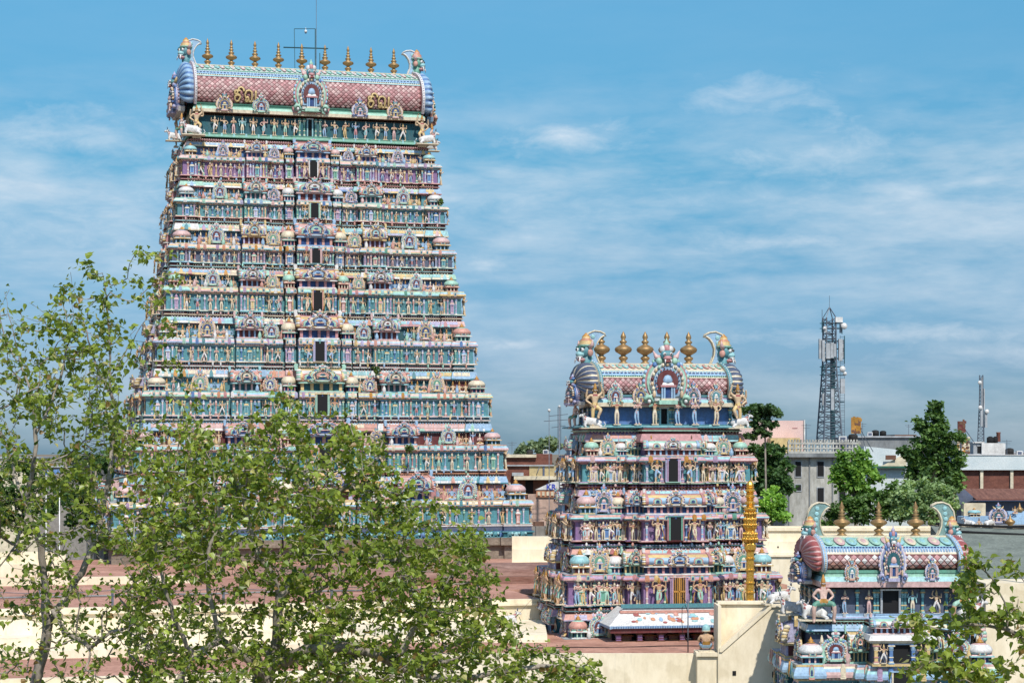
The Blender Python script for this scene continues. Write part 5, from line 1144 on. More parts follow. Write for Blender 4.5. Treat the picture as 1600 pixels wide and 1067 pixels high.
bx(mb, 848, 851, 728.5, 743.5, Y-.2, .08, K['slate']); mb.tube([(X_(838), Y-2.0, ZP(742, Y)), (X_(843), Y-2.0, ZP(729, Y))], .05, 4, K['slate']); mb.build('sign', M['paint_far'], b)
c = bpy.data.curves.new('sign_lettering', 'FONT'); c.body = 'KR'; c.size = .82; c.extrude = .02; c.offset = .02; _o = bpy.data.objects.new('tmp', c); COL.objects.link(_o); _me = bpy.data.meshes.new_from_object(_o.evaluated_get(bpy.context.evaluated_depsgraph_get())); bpy.data.objects.remove(_o); o = bpy.data.objects.new('sign_lettering', _me); COL.objects.link(o); o.parent = b
o.location = (X_(853.5), Y-2.33, Z_(764.5)); o.rotation_euler = (R(90), 0, 0)
m_, nt_, b_ = newmat('blue_lettering'); b_.inputs['Base Color'].default_value = (.05, .07, .42, 1); _me.materials.clear(); _me.materials.append(m_)
# other roofs further back, mostly hidden
rr = random.Random(11)
specs = [(1240, 1320, 735, 300, 'white', 'plain white block far behind the balustraded block'), (1420, 1500, 705, 330, 'cream', 'cream flat roofed block far behind the conical tree'), (1560, 1680, 708, 320, 'pink', 'pale block far back at the right edge'),
         (-60, 60, 716, 300, 'cream', 'cream block far back at the left edge behind leaves'), (64, 135, 730, 270, 'stone', 'dull stone coloured block far back behind the left leaves'), (1140, 1232, 742, 215, 'grey', 'dull grey block behind the dark tree'), (640, 800, 712, 420, 'stone', 'low stone coloured block glimpsed behind the tallest tower')]
for x0, x1, py, Y, cc, lb in specs:
    b = thing('house', lb, 'building', (0, 0, 0)); mb = bx(MB(), x0, x1, py, 0, Y, 15, K[cc], zlow=0); bx(mb, x0-1, x1+1, py-2, py, Y, 15.5, K['grey'], proud=.3); mb.build('wall', M['paint_far'], b)
    winset(b, Y, [(x0+(x1-x0)*(i+.5)/5, py+9, py+18, 2.5) for i in range(5)])
o = MB().poly([(XP(70, 165), 165, ZP(742, 165)), (XP(95, 165), 165, ZP(740, 165)), (XP(92, 168), 168, ZP(733, 168)), (XP(74, 168), 168, ZP(734, 168))], [(0, 1, 2, 3)], K['blue']).tube([(XP(72, 165), 165, 0), (XP(72, 165), 165, ZP(742, 165))], .04, 5).tube([(XP(93, 165), 165, 0), (XP(93, 165), 165, ZP(741, 165))], .04, 5).build('tarpaulin', M['paint_far']); tag(o, 'bright blue sheet roof glimpsed through the leaves at far left', 'awning')
# roof clutter on the town
def clutter(par, Y, items):
    for kd, px, py, s_ in items:
        x, z = XP(px, Y), ZP(py, Y); q = MB()
        if kd == 'tank': q.lathe([(.01, 0), (s_, 0), (s_, s_*1.3), (s_*.8, s_*1.5), (s_*.3, s_*1.65), (.01, s_*1.65)], 12, (x, Y+2, z), K['black']); q.build('water_tank', M['paint_far'], par)
        elif kd == 'box': q.box(x-s_, x+s_, Y+1.2, Y+1.2+s_*1.6, z, z+s_*1.5, K['white']); q.box(x-s_*.7, x+s_*.7, Y+1.18, Y+1.199, z+.2*s_, z+1.2*s_, K['slate']); q.build('rooftop_unit', M['paint_far'], par)
        else: q.bar((x, Y+1, z), (x, Y+1, z+s_), .05); q.bar((x-.5, Y+1, z+s_*.9), (x+.5, Y+1, z+s_*.9), .035); q.bar((x-.3, Y+1, z+s_*.75), (x+.35, Y+1, z+s_*.75), .03); q.build('aerial', M['steel'], par)
hs_ = {o.get('label', '').split()[1]+o.get('label', '').split()[2]: o for o in bpy.data.objects if o.name.startswith('house')}
for o in [o for o in bpy.data.objects if o.name.startswith('house')]:
    l = o['label']
    if l.startswith('long low grey'): clutter(o, 270, [('tank', 1372, 681, .5), ('tank', 1384, 681, .45), ('box', 1362, 681, .35), ('aerial', 1350, 681, 1.8), ('aerial', 1422, 679, 1.4)])
    if l.startswith('stained grey'): clutter(o, 207, [('aerial', 1262, 690, 1.9), ('box', 1320, 690, .4), ('tank', 1338, 690, .5)])
    if l.startswith('wide pale'): clutter(o, 205, [('tank', 1585, 711, .45), ('box', 1598, 711, .3), ('aerial', 1577, 711, 1.6)])
    if l.startswith('brown two'): clutter(o, 216, [('box', 853, 709, .3), ('aerial', 800, 711, 1.5), ('tank', 828, 711, .35)])
for i, (px, py, Y_, sz, lb) in enumerate(((588, 583, 162.3, .55, 'green weed sprouting from a ledge beside the central bay, third storey from the bottom'), (640, 706, 160.2, .6, 'green weed rooted on a cornice right of the central bay, second storey from the bottom'), (688, 318, 167.5, .4, 'small weed on the right edge of the tallest tower, high up'))):
    rs_ = np.random.default_rng(60+i); V_, L_q, S_q = leafquads(rs_.normal(size=(170, 3))*[sz*.22, sz*.2, sz*.27]+[0, 0, sz*.4], .2, rs_, .5); mb = MB(); t_ = rs_.uniform(size=(len(S_q), 1))
    mb.raw(V_, L_q, S_q, np.array([[.05, .10, .02]])*(1-t_)+np.array([[.16, .24, .05]])*t_, np.zeros(len(S_q), bool)); mb.tube([(0, 0, -.2), (.05, 0, sz*.6)], .03, 5, K['brown']); o = mb.build('weed', M['farleaf']); o.location = P(px, py, Y_); tag(o, lb, 'plant')
# ---------------------------------------------------------------- masts
def lattice(name, label, px, py0, py1, Y, w0, w1, nb, th, legs=4):
    b = thing(name, label, 'antenna mast', (XP(px, Y), Y, 0), R(12)); zb, zt = ZP(py1, Y), ZP(py0, Y); mb = MB(); cs = []
    ang = [R(45+90*i) for i in range(4)] if legs == 4 else [R(30+120*i) for i in range(3)]
    def pt(i, t): w = (w0+(w1-w0)*min(1, t*1.5))/2*1.3; return Vector((w*math.cos(ang[i]), w*math.sin(ang[i]), zb+(zt-zb)*t))
    for i in range(legs):
        for k in range(8): mb.bar(pt(i, k/8), pt(i, (k+1)/8), th*1.5)
        j = (i+1) % legs
        for k in range(nb):
            t0, t1 = k/nb, (k+1)/nb; mb.bar(pt(i, t0), pt(j, t0), th*.8)
            if k % 2: mb.bar(pt(i, t0), pt(j, t1), th*.7)
            else: mb.bar(pt(j, t0), pt(i, t1), th*.7)
    mb.build('lattice', M['steel'], b); return b, zb, zt
b, zb, zt = lattice('antenna_mast', 'large steel lattice antenna mast with many white panels on the balustraded block', 1296, 497, 692, 212, 2.3, 1.15, 24, .095)
k_ = 212/F; Zm = lambda p: ZP(p, 212); 
mb = MB()
for s in (-1, 1):
    for t in (-1, 1): mb.bar((s*.55, t*.55, zt), (0, 0, Zm(480)), .09)
mb.bar((0, 0, Zm(481)), (0, 0, Zm(462)), .035); mb.bar((-.9, -.2, Zm(503)), (-.9, -.2, Zm(484)), .05); mb.bar((-.9, -.2, Zm(500)), (-.5, 0, Zm(500)), .05); mb.build('spire', M['steel'], b)
pan = [(-17, 530, 561, .3, -.3), (-13.5, 532, 565, .3, -.6), (-7, 537, 561, .55, -.9), (-1.5, 536, 560, .35, -1.0), (2.5, 538, 558, .3, -1.0), (14, 530, 564, .42, -.7), (21, 531, 561, .3, -.2), (18, 592, 615, .5, -.6), (-1.5, 608, 641, .35, -1.1), (-13, 615, 633, .28, -.5), (12, 496, 504, .8, -.6), (-10, 510, 520, .3, -.5), (19, 505, 520, .25, 0)]
for x, p0, p1, w_, y_ in pan:
    MB().box(x*k_-w_/2, x*k_+w_/2, y_-.12, y_+.12, Zm(p1), Zm(p0), K['grey'] if w_ < .7 else K['white']).build('antenna_panel', M['paint_far'], b)
for x, p0, r_ in ((20.5, 510, .34), (18, 577, .32), (22, 584, .2), (-12, 514, .17)): MB().lathe([(.01, -.3), (r_, 0), (r_, .12), (.01, .2)], 14, (0, 0, 0), K['white']).build('dish', M['paint_far'], b, T((x*k_, -.6, Zm(p0))) @ Matrix.Rotation(R(80), 4, 'X'))
mb = MB()
for p_ in (505, 513, 533, 545, 560, 573, 586, 607, 628): mb.bar((-1.0, -.5, Zm(p_)), (1.5, -.5, Zm(p_)), .07); mb.bar((-.9, .5, Zm(p_)), (1.3, .5, Zm(p_)), .07)
for x, p0, p1 in ((-16, 572, 586), (-12, 570, 590), (-14, 608, 640), (-15, 502, 520), (8, 528, 566), (18, 500, 522), (22, 525, 568)): mb.bar((x*k_, -.5, Zm(p1)), (x*k_, -.5, Zm(p0)), .08)
mb.box(.1, .5, -.35, .05, Zm(692), Zm(535), K['slate']); mb.build('cable_tray', M['gsteel'], b)
mb = MB(); mb.bar((1.25, .1, Zm(692)), (1.25, .1, Zm(524)), .035); mb.bar((1.75, .1, Zm(692)), (1.75, .1, Zm(524)), .035)
for i in range(44): z_ = Zm(690)+i*.26; mb.bar((1.25, .1, z_), (1.75, .1, z_), .03); 
for i in range(11): z_ = Zm(688)+i*1.04; mb.bar((.5, 0, z_), (1.75, .1, z_), .03)
mb.build('ladder', M['steel'], b)
b, zb, zt = lattice('antenna_mast', 'thin pale lattice mast with two small dishes on the white rooftop room', 1534, 586, 690, 238, .75, .40, 18, .06, 3)
Zm = lambda p: ZP(p, 238); k_ = 238/F
for x, p0, p1, w_, y_ in ((-2.5, 637, 666, .3, -.3), (5, 642, 668, .3, -.3), (2.5, 607, 640, .14, -.2), (-1.5, 590, 640, .12, -.2)): MB().box(x*k_-w_/2, x*k_+w_/2, y_-.1, y_+.1, Zm(p1), Zm(p0), K['grey']).build('antenna_panel', M['paint_far'], b)
for x, p0, r_ in ((-6, 598, .24), (-5, 637, .26), (6, 643, .27)): MB().lathe([(.01, -.2), (r_, 0), (r_, .1), (.01, .15)], 12, (0, 0, 0), K['white']).build('dish', M['paint_far'], b, T((x*k_, -.4, Zm(p0))) @ Matrix.Rotation(R(80), 4, 'X'))
lattice('antenna_mast', 'pinkish lattice mast far behind the leaves left of the tallest tower', 148, 562, 720, 300, 3.6, 1.6, 15, .1)
for px, p0, p1, w_, lb in ((858, 642, 712, .08, 'thin lamp pole with white globe left of the middle tower'), (874, 636, 702, .16, 'thicker antenna pole with crossbars touching the middle tower')):
    b = thing('antenna_pole', lb, 'pole', (XP(px, 205), 205, 0)); Zm = lambda p: ZP(p, 205)
    mb = MB(); mb.tube([(0, 0, 0), (0, 0, Zm(p0))], w_/2, 6)
    if w_ > .1:
        for p_, l in ((650, 1.1), (658, 1.6), (668, .8)): mb.bar((-l, 0, Zm(p_)), (l*.8, 0, Zm(p_-3)), .05)
        mb.bar((.15, 0, Zm(700)), (.15, 0, Zm(636)), .06); mb.bar((-.15, 0, Zm(700)), (-.15, 0, Zm(636)), .06)
    mb.build('pole', M['steel'], b); MB().sph((0, 0, Zm(p0-1)), .16 if w_ < .1 else .13, K['white']).build('lamp', M['paint_far'], b)
b = thing('lamp_frame', 'thin green pipe frame with hanging lamp above the tallest tower roof', 'frame', (XP(490, 170), 170.4, 0)); Zm = lambda p: ZP(p, 170); k_ = 170/F
mb = MB(); mb.bar((2*k_, 0, Zm(112)), (2*k_, 0, Zm(44)), .10); mb.bar((-30*k_, 0, Zm(112)), (-31*k_, 0, Zm(44)), .06); mb.bar((-31*k_, 0, Zm(44)), (2*k_, 0, Zm(44)), .05); mb.bar((-48*k_, 0, Zm(73)), (22*k_, 0, Zm(75)), .10)
mb.bar((9*k_, 0, Zm(112)), (9*k_, 0, Zm(82)), .08); mb.build('pipe_frame', M['gsteel'], b)
MB().bar((3.5*k_, 0, Zm(110)), (3.5*k_, 0, Zm(-60)), .045).build('lightning_rod', M['steel'], b)
mb = MB(); mb.bar((-13*k_, 0, Zm(46)), (-13*k_, 0, Zm(42)), .04); mb.sph((-13*k_, 0, Zm(48)), .13, K['white']); mb.sph((-13*k_, 0, Zm(50)), .09, K['slate']); mb.build('hanging_lamp', M['paint2'], b)
# ---------------------------------------------------------------- trees
def far_tree(label, Y, blobs, n, size, c0, c1, base_px, base_py=None, seed=1, dep=.8, name='tree', trunk=.25, limbs=6):
    rs = np.random.default_rng(seed); pts = []; k_ = Y/F
    w = np.array([b[2]*b[3] for b in blobs], float); w /= w.sum(); X0 = XP(base_px, Y)
    b = empty(name, label, 'tree', (X0, Y, 0))
    for bl, wi in zip(blobs, w):
        m = int(n*wi); 
        # clumps of leaves in the ellipsoid, thinner inside
        nc = max(5, int(m/55)); v = rs.normal(size=(nc, 3)); v /= np.linalg.norm(v, axis=1)[:, None]; v *= rs.uniform(.25, 1.03, nc)[:, None]**.5
        cc = np.stack([XP(bl[0], Y)+v[:, 0]*bl[2]*k_-X0, v[:, 1]*bl[2]*k_*dep, ZP(bl[1], Y)+v[:, 2]*bl[3]*k_], 1)
        cr = rs.uniform(.5, 1.2, nc)*min(bl[2], bl[3])*k_*.20+size*.4
        idx = rs.integers(0, nc, m); p = cc[idx]+rs.normal(size=(m, 3))*cr[idx][:, None]*[.62, .62, .45]
        tone = rs.uniform(0, 1, nc)[idx]*.6+rs.uniform(0, 1, m)*.4; pts.append(np.concatenate([p, tone[:, None]], 1))
    A = np.concatenate(pts); V, L, S = leafquads(A[:, :3], size, rs, .6)
    C = 2.3*(np.array(c0)[None]*(1-A[:, 3:])+np.array(c1)[None]*A[:, 3:]); C = np.repeat(C, 2, axis=0)
    mb = MB(); mb.raw(V, L, S, C, np.zeros(len(S), bool)); mb.build('crown', M['farleaf'], b)
    tk = MB(); top = min(blobs, key=lambda q: q[1]); zt_ = ZP(top[1], Y); X1 = XP(top[0], Y)-X0; zf_ = 4 if base_py is None else ZP(base_py, Y)
    tk.tube([(0, 0, 0), (.1, 0, zf_*.6), (X1*.5, .1, (zf_+zt_)/2), (X1, 0, zt_)], [trunk, trunk*.8, trunk*.5, trunk*.15], 8)
    for i in range(limbs):
        bl = blobs[i % len(blobs)]; t = .25+.6*i/limbs; p0 = Vector((X1*t*.7, .05, zf_+(zt_-zf_)*t*.8)); q = Vector((XP(bl[0], Y)-X0+rs.uniform(-.6, .6)*bl[2]*k_, rs.uniform(-.5, .5)*bl[2]*k_, ZP(bl[1], Y)+rs.uniform(-.1, .5)*bl[3]*k_))
        tk.tube([p0, p0.lerp(q, .5)+Vector((0, 0, -.2)), q], [trunk*.4, trunk*.25, trunk*.08], 5)
    tk.build('trunk', M['bark'], b); return b
G = lambda r, g_, b_: (r, g_, b_)
far_tree('umbrella shaped tree with flat open tiers and thin trunk right of the middle tower', 160, [(1172, 641, 17, 6), (1195, 637, 20, 6), (1207, 645, 15, 6), (1187, 650, 20, 6), (1176, 661, 14, 5), (1204, 662, 14, 5), (1192, 676, 16, 5), (1170, 682, 10, 4)], 3600, .30, G(.012, .03, .012), G(.05, .09, .03), 1196, 700, 21, 1.0, trunk=.13, limbs=16)
far_tree('dense dark green tree directly right of the middle tower', 166, [(1180, 710, 20, 15), (1205, 708, 28, 14), (1195, 738, 30, 22), (1222, 728, 18, 18), (1212, 758, 24, 18), (1180, 760, 18, 20)], 7000, .34, G(.014, .032, .012), G(.05, .10, .03), 1200, 800, 22)
far_tree('bright green bush at the foot of the dark tree', 158, [(1207, 782, 20, 18), (1195, 800, 22, 18), (1222, 802, 16, 16)], 3400, .30, G(.06, .13, .02), G(.19, .30, .06), 1206, 830, 23)
far_tree('round bright green tree in front of the grey block', 172, [(1333, 722, 28, 25), (1322, 748, 22, 20), (1350, 750, 26, 24), (1312, 735, 13, 15), (1340, 775, 20, 14)], 5200, .34, G(.03, .075, .015), G(.13, .22, .04), 1338, 800, 24)
far_tree('low dark thicket behind the finials of the near tower', 168, [(1320, 800, 26, 20), (1365, 792, 32, 26), (1400, 775, 26, 28), (1290, 812, 16, 14)], 6200, .32, G(.018, .04, .012), G(.08, .14, .035), 1350, 830, 25)
far_tree('tall conical dark green tree at right', 176, [(1460, 640, 12, 14), (1456, 662, 26, 16), (1470, 684, 34, 18), (1440, 705, 34, 18), (1475, 715, 32, 20), (1455, 740, 44, 22), (1490, 745, 16, 22)], 11500, .34, G(.018, .042, .014), G(.085, .145, .035), 1462, 800, 26)
far_tree('grey green feathery tree below the conical tree', 164, [(1425, 772, 36, 24), (1462, 780, 34, 24), (1445, 800, 46, 20), (1408, 800, 22, 16)], 8200, .30, G(.07, .11, .05), G(.19, .25, .12), 1445, 830, 27)
far_tree('hazy grey green tree far beyond the brown house', 430, [(838, 700, 28, 10), (858, 694, 24, 11), (815, 706, 18, 6)], 1500, .8, G(.06, .09, .05), G(.13, .16, .09), 850, 720, 28)  # haze put into the paler, greyer leaf colours
far_tree('dense dark tree left of the tallest tower, behind the leaves', 178, [(150, 735, 46, 30), (195, 760, 36, 34), (120, 790, 50, 34), (170, 815, 40, 30)], 6500, .38, G(.015, .035, .012), G(.06, .11, .03), 150, 860, 29)
far_tree('dark broad tree at the far left edge behind the leaves', 190, [(20, 745, 50, 28), (70, 770, 40, 30), (-10, 790, 50, 34), (35, 812, 50, 20)], 5600, .38, G(.018, .04, .014), G(.07, .12, .035), 30, 860, 30)
# far-off wood along the horizon, haze mixed into its leaf colours
rs = np.random.default_rng(5); n = 26000; az_ = rs.uniform(-.45, .45, n); Yd = rs.uniform(700, 950, n); X_ = np.tan(az_)*Yd
hh_ = 9+5*np.sin(az_*60)+4*np.sin(az_*173+1)+3*np.sin(az_*411); zc = rs.uniform(0, 1, n)**.7*np.maximum(hh_, 4)
V, L, S = leafquads(np.stack([X_, Yd, zc], 1), 3.2, rs, .6); t_ = rs.uniform(0, 1, (n, 1)); C = np.repeat(np.array([[.07, .10, .07]])*(1-t_)+np.array([[.13, .17, .11]])*t_, 2, axis=0)
mb = MB(); mb.raw(V, L, S, C, np.zeros(len(S), bool)); o = mb.build('distant_trees', M['farleaf']); tag(o, 'far off line of hazy trees along the horizon', 'trees', kind='stuff')

# foreground trees: limbs laid out, then twigs grown towards leaf clusters
def grow(label, Y, limbs, trunk_px, top, xr, n_tips, leaves, size, seed, dmul=None, extra=(), depth=2.2, ymax=1120):
    rs = np.random.default_rng(seed); nodes = []; par = []
    X0 = XP(trunk_px, Y); b = empty('leafy_tree', label, 'tree', (X0, Y, 0))
    def add_path(pts, p0):
        prev = p0
        for p in pts:
            nodes.append(p); par.append(prev); prev = len(nodes)-1
        return prev
    key = {}
    def loc(px, py, dy): return np.array([XP(px, Y+dy)-X0, dy, ZP(py, Y+dy)])
    for li, (pp, frm) in enumerate(limbs):
        P3 = [loc(*q) for q in pp]; out = []
        for a_, c_ in zip(P3[:-1], P3[1:]):
            m = max(1, int(np.linalg.norm(c_-a_)/.13)); out += [a_+(c_-a_)*(k+1)/m+rs.normal(size=3)*.008 for k in range(m)]
        if frm is None: nodes.append(P3[0]); par.append(-1); st = len(nodes)-1
        else:
            D_ = np.array(nodes); st = int(np.argmin(((D_-P3[0])**2).sum(1)))
        add_path(out, st)
    n_limb = len(nodes); tips = []
    T_ = []
    while len(T_) < n_tips:
        x = rs.uniform(*xr); y = rs.uniform(380, ymax); tp = np.interp(x, [t[0] for t in top], [t[1] for t in top])
        if y < tp: continue
        dens = 1 if dmul is None else dmul(x, y, y-tp)
        if rs.uniform() > dens: continue
        T_.append(loc(x, y, rs.uniform(-depth, depth)*min(1, .35+(y-tp)/250)))
    for (x, y, rx, ry, m) in extra:
        for _ in range(m):
            q = rs.normal(size=2)*.5; T_.append(loc(x+q[0]*rx, y+q[1]*ry, rs.uniform(-.5, .5)))
    T_ = np.array(T_); D_ = np.array(nodes); d0 = np.array([((D_-t)**2).sum(1).min() for t in T_]); order = np.argsort(d0)
    cap_ = n_limb+len(T_)*40; ND = np.zeros((cap_, 3)); ND[:n_limb] = D_; cnt = n_limb
    for ti in order:
        t = T_[ti]; dv = ND[:cnt]-t; cost = np.sqrt((dv**2).sum(1))+.45*np.maximum(0, dv[:, 2]); j = int(cost.argmin()); p0 = ND[j].copy(); dist = np.linalg.norm(t-p0)
        m = max(2, int(dist/.10)); bend = rs.normal(size=3)*.10*dist; bend[2] -= .10*dist; prev = j; m = min(m, 36)
        for k in range(1, m+1):
            s_ = k/m; q = p0+(t-p0)*s_+bend*math.sin(math.pi*s_)+rs.normal(size=3)*.008; ND[cnt] = q; par.append(prev); prev = cnt; cnt += 1
            if cnt >= cap_-2: break
        tips.append(prev)
        if cnt >= cap_-40: break
    ND = ND[:cnt]; wgt = np.zeros(cnt); 
    for t in tips: wgt[t] += 1
    ww = wgt.copy()
    for i in range(cnt-1, -1, -1):
        if par[i] >= 0: ww[par[i]] += ww[i]
    rad = .0036*np.maximum(ww, .7)**.47
    ch = {}
    for i in range(cnt): ch.setdefault(par[i], []).append(i)
    tk = MB(); tw = MB(); stack = [(r_, None) for r_ in ch.get(-1, [])]
    while stack:
        i, p = stack.pop(); chain = [p] if p is not None else []
        while True:
            chain.append(i); cs = sorted(ch.get(i, []), key=lambda c: -ww[c])
            for c in cs[1:]: stack.append((c, i))
            if not cs: break
            i = cs[0]
        if len(chain) > 1:
            rr_ = [min(rad[c], rad[chain[1]] if p is not None else 9) for c in chain]; r0 = rr_[0]
            tk.tube([ND[c] for c in chain], rr_, 8 if r0 > .03 else 4, (1, 1, 1), True, False)
    tk.build('trunk', M['bark'], b)
    C0 = []; tn = []
    for t in tips:
        m = max(3, int(rs.normal(leaves, leaves*.3))); tt = rs.uniform(); i = t; path = [i]
        for _ in range(5):
            if par[i] >= 0 and i >= n_limb: i = par[i]; path.append(i)
        for k in range(m): q = ND[path[min(len(path)-1, int(abs(rs.normal())*2))]]; C0.append(q+rs.normal(size=3)*[.065, .065, .05]+[0, 0, -.01]); tn.append(tt*.5+rs.uniform()*.5)
    C0 = np.array(C0); tn = np.array(tn)[:, None]; V, L, S = leafquads(C0, size, rs, .45, heart=True)
    C = np.array([[.06, .125, .015]])*(1-tn)+np.array([[.42, .50, .085]])*tn; u_ = rs.uniform(size=len(tn)); C[u_ > .94] = [.50, .47, .18]; C[u_ < .03] = [.30, .19, .07]; C *= rs.uniform(.75, 1.2, (len(tn), 1)); C = np.repeat(C, 2, axis=0)
    mb = MB(); mb.raw(V, L, S, C, np.zeros(len(S), bool)); mb.build('crown', M['leaf'], b); return b
limA = [([(60, 2670, 0), (58, 1500, .1), (56, 1067, 0), (73, 995, 0), (71, 934, .1), (69, 897, .1), (62, 843, 0), (43, 803, -.1), (42, 770, -.1), (54, 727, -.2), (56, 680, -.2), (50, 620, -.3), (30, 560, -.3), (18, 506, -.4), (6, 455, -.4)], None),
        ([(73, 995, 0), (78, 970, 0), (105, 930, .2), (127, 894, .3), (152, 843, .4), (160, 800, .5), (170, 752, .5), (174, 700, .6), (186, 650, .6), (174, 620, .6), (172, 587, .6), (171, 530, .5), (168, 479, .4), (160, 425, .3)], 1),
        ([(172, 587, .6), (195, 554, .7), (213, 521, .8), (237, 485, .9), (264, 452, 1), (290, 428, 1.1)], 1), ([(56, 680, -.2), (75, 640, -.1), (95, 590, 0), (108, 530, .1), (100, 480, .2), (92, 440, .2)], 1),
        ([(43, 803, -.1), (25, 850, -.3), (0, 885, -.5), (-40, 930, -.8)], 1), ([(152, 843, .4), (181, 832, .4), (236, 796, .3), (270, 770, .3), (300, 730, .2)], 1), ([(170, 752, .5), (180, 747, .4), (232, 734, .2), (280, 712, .1), (312, 690, 0)], 1),
        ([(71, 934, .1), (100, 985, -.6), (140, 1010, -1), (170, 990, -1.2)], 1), ([(62, 843, 0), (30, 760, .6), (8, 690, .8), (-20, 640, 1)], 1), ([(174, 620, .6), (150, 570, .9), (135, 520, 1), (122, 470, 1)], 1)]
limB = [([(420, 2670, 0), (425, 1500, 0), (414, 1067, .2), (425, 1025, .2), (432, 1000, .2), (436, 934, .1), (425, 895, 0), (400, 861, -.1), (385, 800, -.2), (370, 740, -.3), (385, 680, -.3), (395, 640, -.3)], None),
        ([(436, 934, .1), (460, 910, .2), (487, 887, .3), (476, 858, .3), (489, 814, .4), (480, 767, .4), (480, 716, .5), (470, 660, .5), (450, 610, .5)], 1), ([(489, 814, .4), (500, 800, .3), (520, 780, .2), (541, 760, 0), (565, 735, -.1), (592, 713, -.2), (600, 680, -.2)], 1),
        ([(425, 1025, .2), (440, 1035, 0), (480, 1014, -.3), (523, 1008, -.5), (578, 1017, -.7), (614, 1030, -.8), (628, 1015, -.8), (645, 985, -.8), (661, 959, -.8), (686, 927, -.7), (710, 890, -.7), (730, 850, -.6), (745, 820, -.6)], 1),
        ([(661, 959, -.8), (650, 935, -.9), (636, 912, -1), (622, 870, -1), (640, 800, -1), (660, 760, -1)], 1), ([(414, 1067, .2), (399, 1040, -.2), (345, 999, -.6), (308, 1021, -.9), (276, 1067, -1.1), (262, 1090, -1.2)], 1),
        ([(345, 999, -.6), (330, 940, -.7), (320, 880, -.7), (340, 820, -.6), (345, 760, -.6)], 1), ([(578, 1017, -.7), (640, 1050, -.5), (700, 1062, -.4), (780, 1050, -.3), (850, 1040, -.2), (900, 1045, -.1)], 1),
        ([(640, 1050, -.5), (700, 1010, .2), (760, 985, .3), (810, 960, .3), (835, 930, .3), (858, 880, .3)], 1), ([(300, 1021, -.9), (270, 960, -1.2), (250, 890, -1.3), (240, 830, -1.3), (258, 770, -1.2)], 1)]
topA = [(-80, 450), (0, 440), (10, 430), (40, 450), (55, 500), (75, 430), (100, 450), (115, 400), (130, 395), (150, 410), (165, 398), (185, 440), (215, 425), (245, 415), (265, 470), (300, 440), (318, 560), (330, 640)]
topB = [(200, 800), (230, 720), (260, 690), (320, 670), (380, 655), (415, 640), (440, 605), (475, 615), (505, 660), (540, 640), (575, 665), (610, 700), (640, 745), (665, 785), (700, 770), (735, 785), (765, 850), (785, 940), (830, 985), (860, 990), (900, 1010), (960, 1055)]
dA = lambda x, y, d: (.30 if x > 185 and y < 650 else 1)*(.85 if d > 40 else .5)*(.55 if y > 860 else 1)*(.75 if x < 60 and y < 700 else 1)
dB = lambda x, y, d: (.9 if d > 40 else .5)*(.55 if 850 < y < 1010 and x > 240 and x < 420 else 1)
tA = grow('tall leafy tree with bare forked limbs at the left edge, close to the viewer', 31, limA, 60, topA, (-80, 330), 940, 11.5, .086, 41, dA, extra=[(235, 430, 50, 25, 5), (225, 398, 18, 10, 4)])
tB = grow('broad leafy tree filling the lower middle foreground before the tallest tower', 29.5, limB, 420, topB, (200, 960), 2150, 12, .084, 42, dB)
limC = [([(1760, 2900, 0), (1750, 1500, 0), (1720, 1100, 0), (1680, 1020, 0), (1600, 994, 0), (1574, 982, 0), (1545, 978, .1), (1516, 974, .1), (1490, 965, .2)], None), ([(1574, 982, 0), (1570, 940, -.1), (1552, 905, -.2), (1530, 880, -.2), (1522, 862, -.2)], 1),
        ([(1680, 1020, 0), (1640, 1060, .1), (1590, 1075, .2), (1540, 1060, .2), (1490, 1050, .3), (1450, 1030, .3)], 1), ([(1680, 1020, 0), (1650, 960, .2), (1610, 920, .2), (1585, 890, .2), (1575, 870, .2)], 1), ([(1516, 974, .1), (1480, 985, .1), (1440, 975, .1), (1420, 965, .1)], 1)]
tC = grow('overhanging leafy tree reaching in from the right edge over the near tower', 25, limC, 1760, [(0, 0)], (0, 1), 0, 11, .095, 43, None,
          extra=[(1516, 875, 10, 30, 11), (1508, 915, 18, 24, 8), (1530, 955, 44, 36, 26), (1452, 985, 30, 30, 11), (1490, 1035, 50, 26, 20), (1545, 1050, 44, 20, 12), (1570, 885, 18, 22, 5), (1590, 940, 20, 36, 8), (1595, 1000, 16, 36, 7), (1430, 965, 16, 14, 4), (1440, 1045, 26, 18, 7), (1680, 960, 60, 80, 14)])
EXPO = 0.3
CLB = 6.6
SKYT = [(0, (0.235, 0.380, 0.608)), (.035, (0.262, 0.392, 0.602)), (.08, (0.249, 0.445, 0.575)), (.117, (0.274, 0.542, 0.621)), (.18, (0.366, 0.706, 0.758)), (.35, (.8, 1.0, 1.05)), (1, (1, 1, 1))]
CLOUDS = [(880, 212, 130, 38, 1.0), (1190, 146, 150, 40, .8), (1290, 235, 190, 62, .85), (1500, 262, 190, 20, .6), (80, 210, 300, 44, .8), (130, 345, 360, 120, .75),
          (820, 330, 300, 62, .7), (1270, 378, 280, 24, .9), (760, 412, 80, 24, .8), (1180, 310, 560, 36, .55), (810, 537, 120, 20, 1.0), (1440, 522, 320, 20, .9), (1530, 550, 180, 26, .7), (1000, 470, 420, 40, .35)]
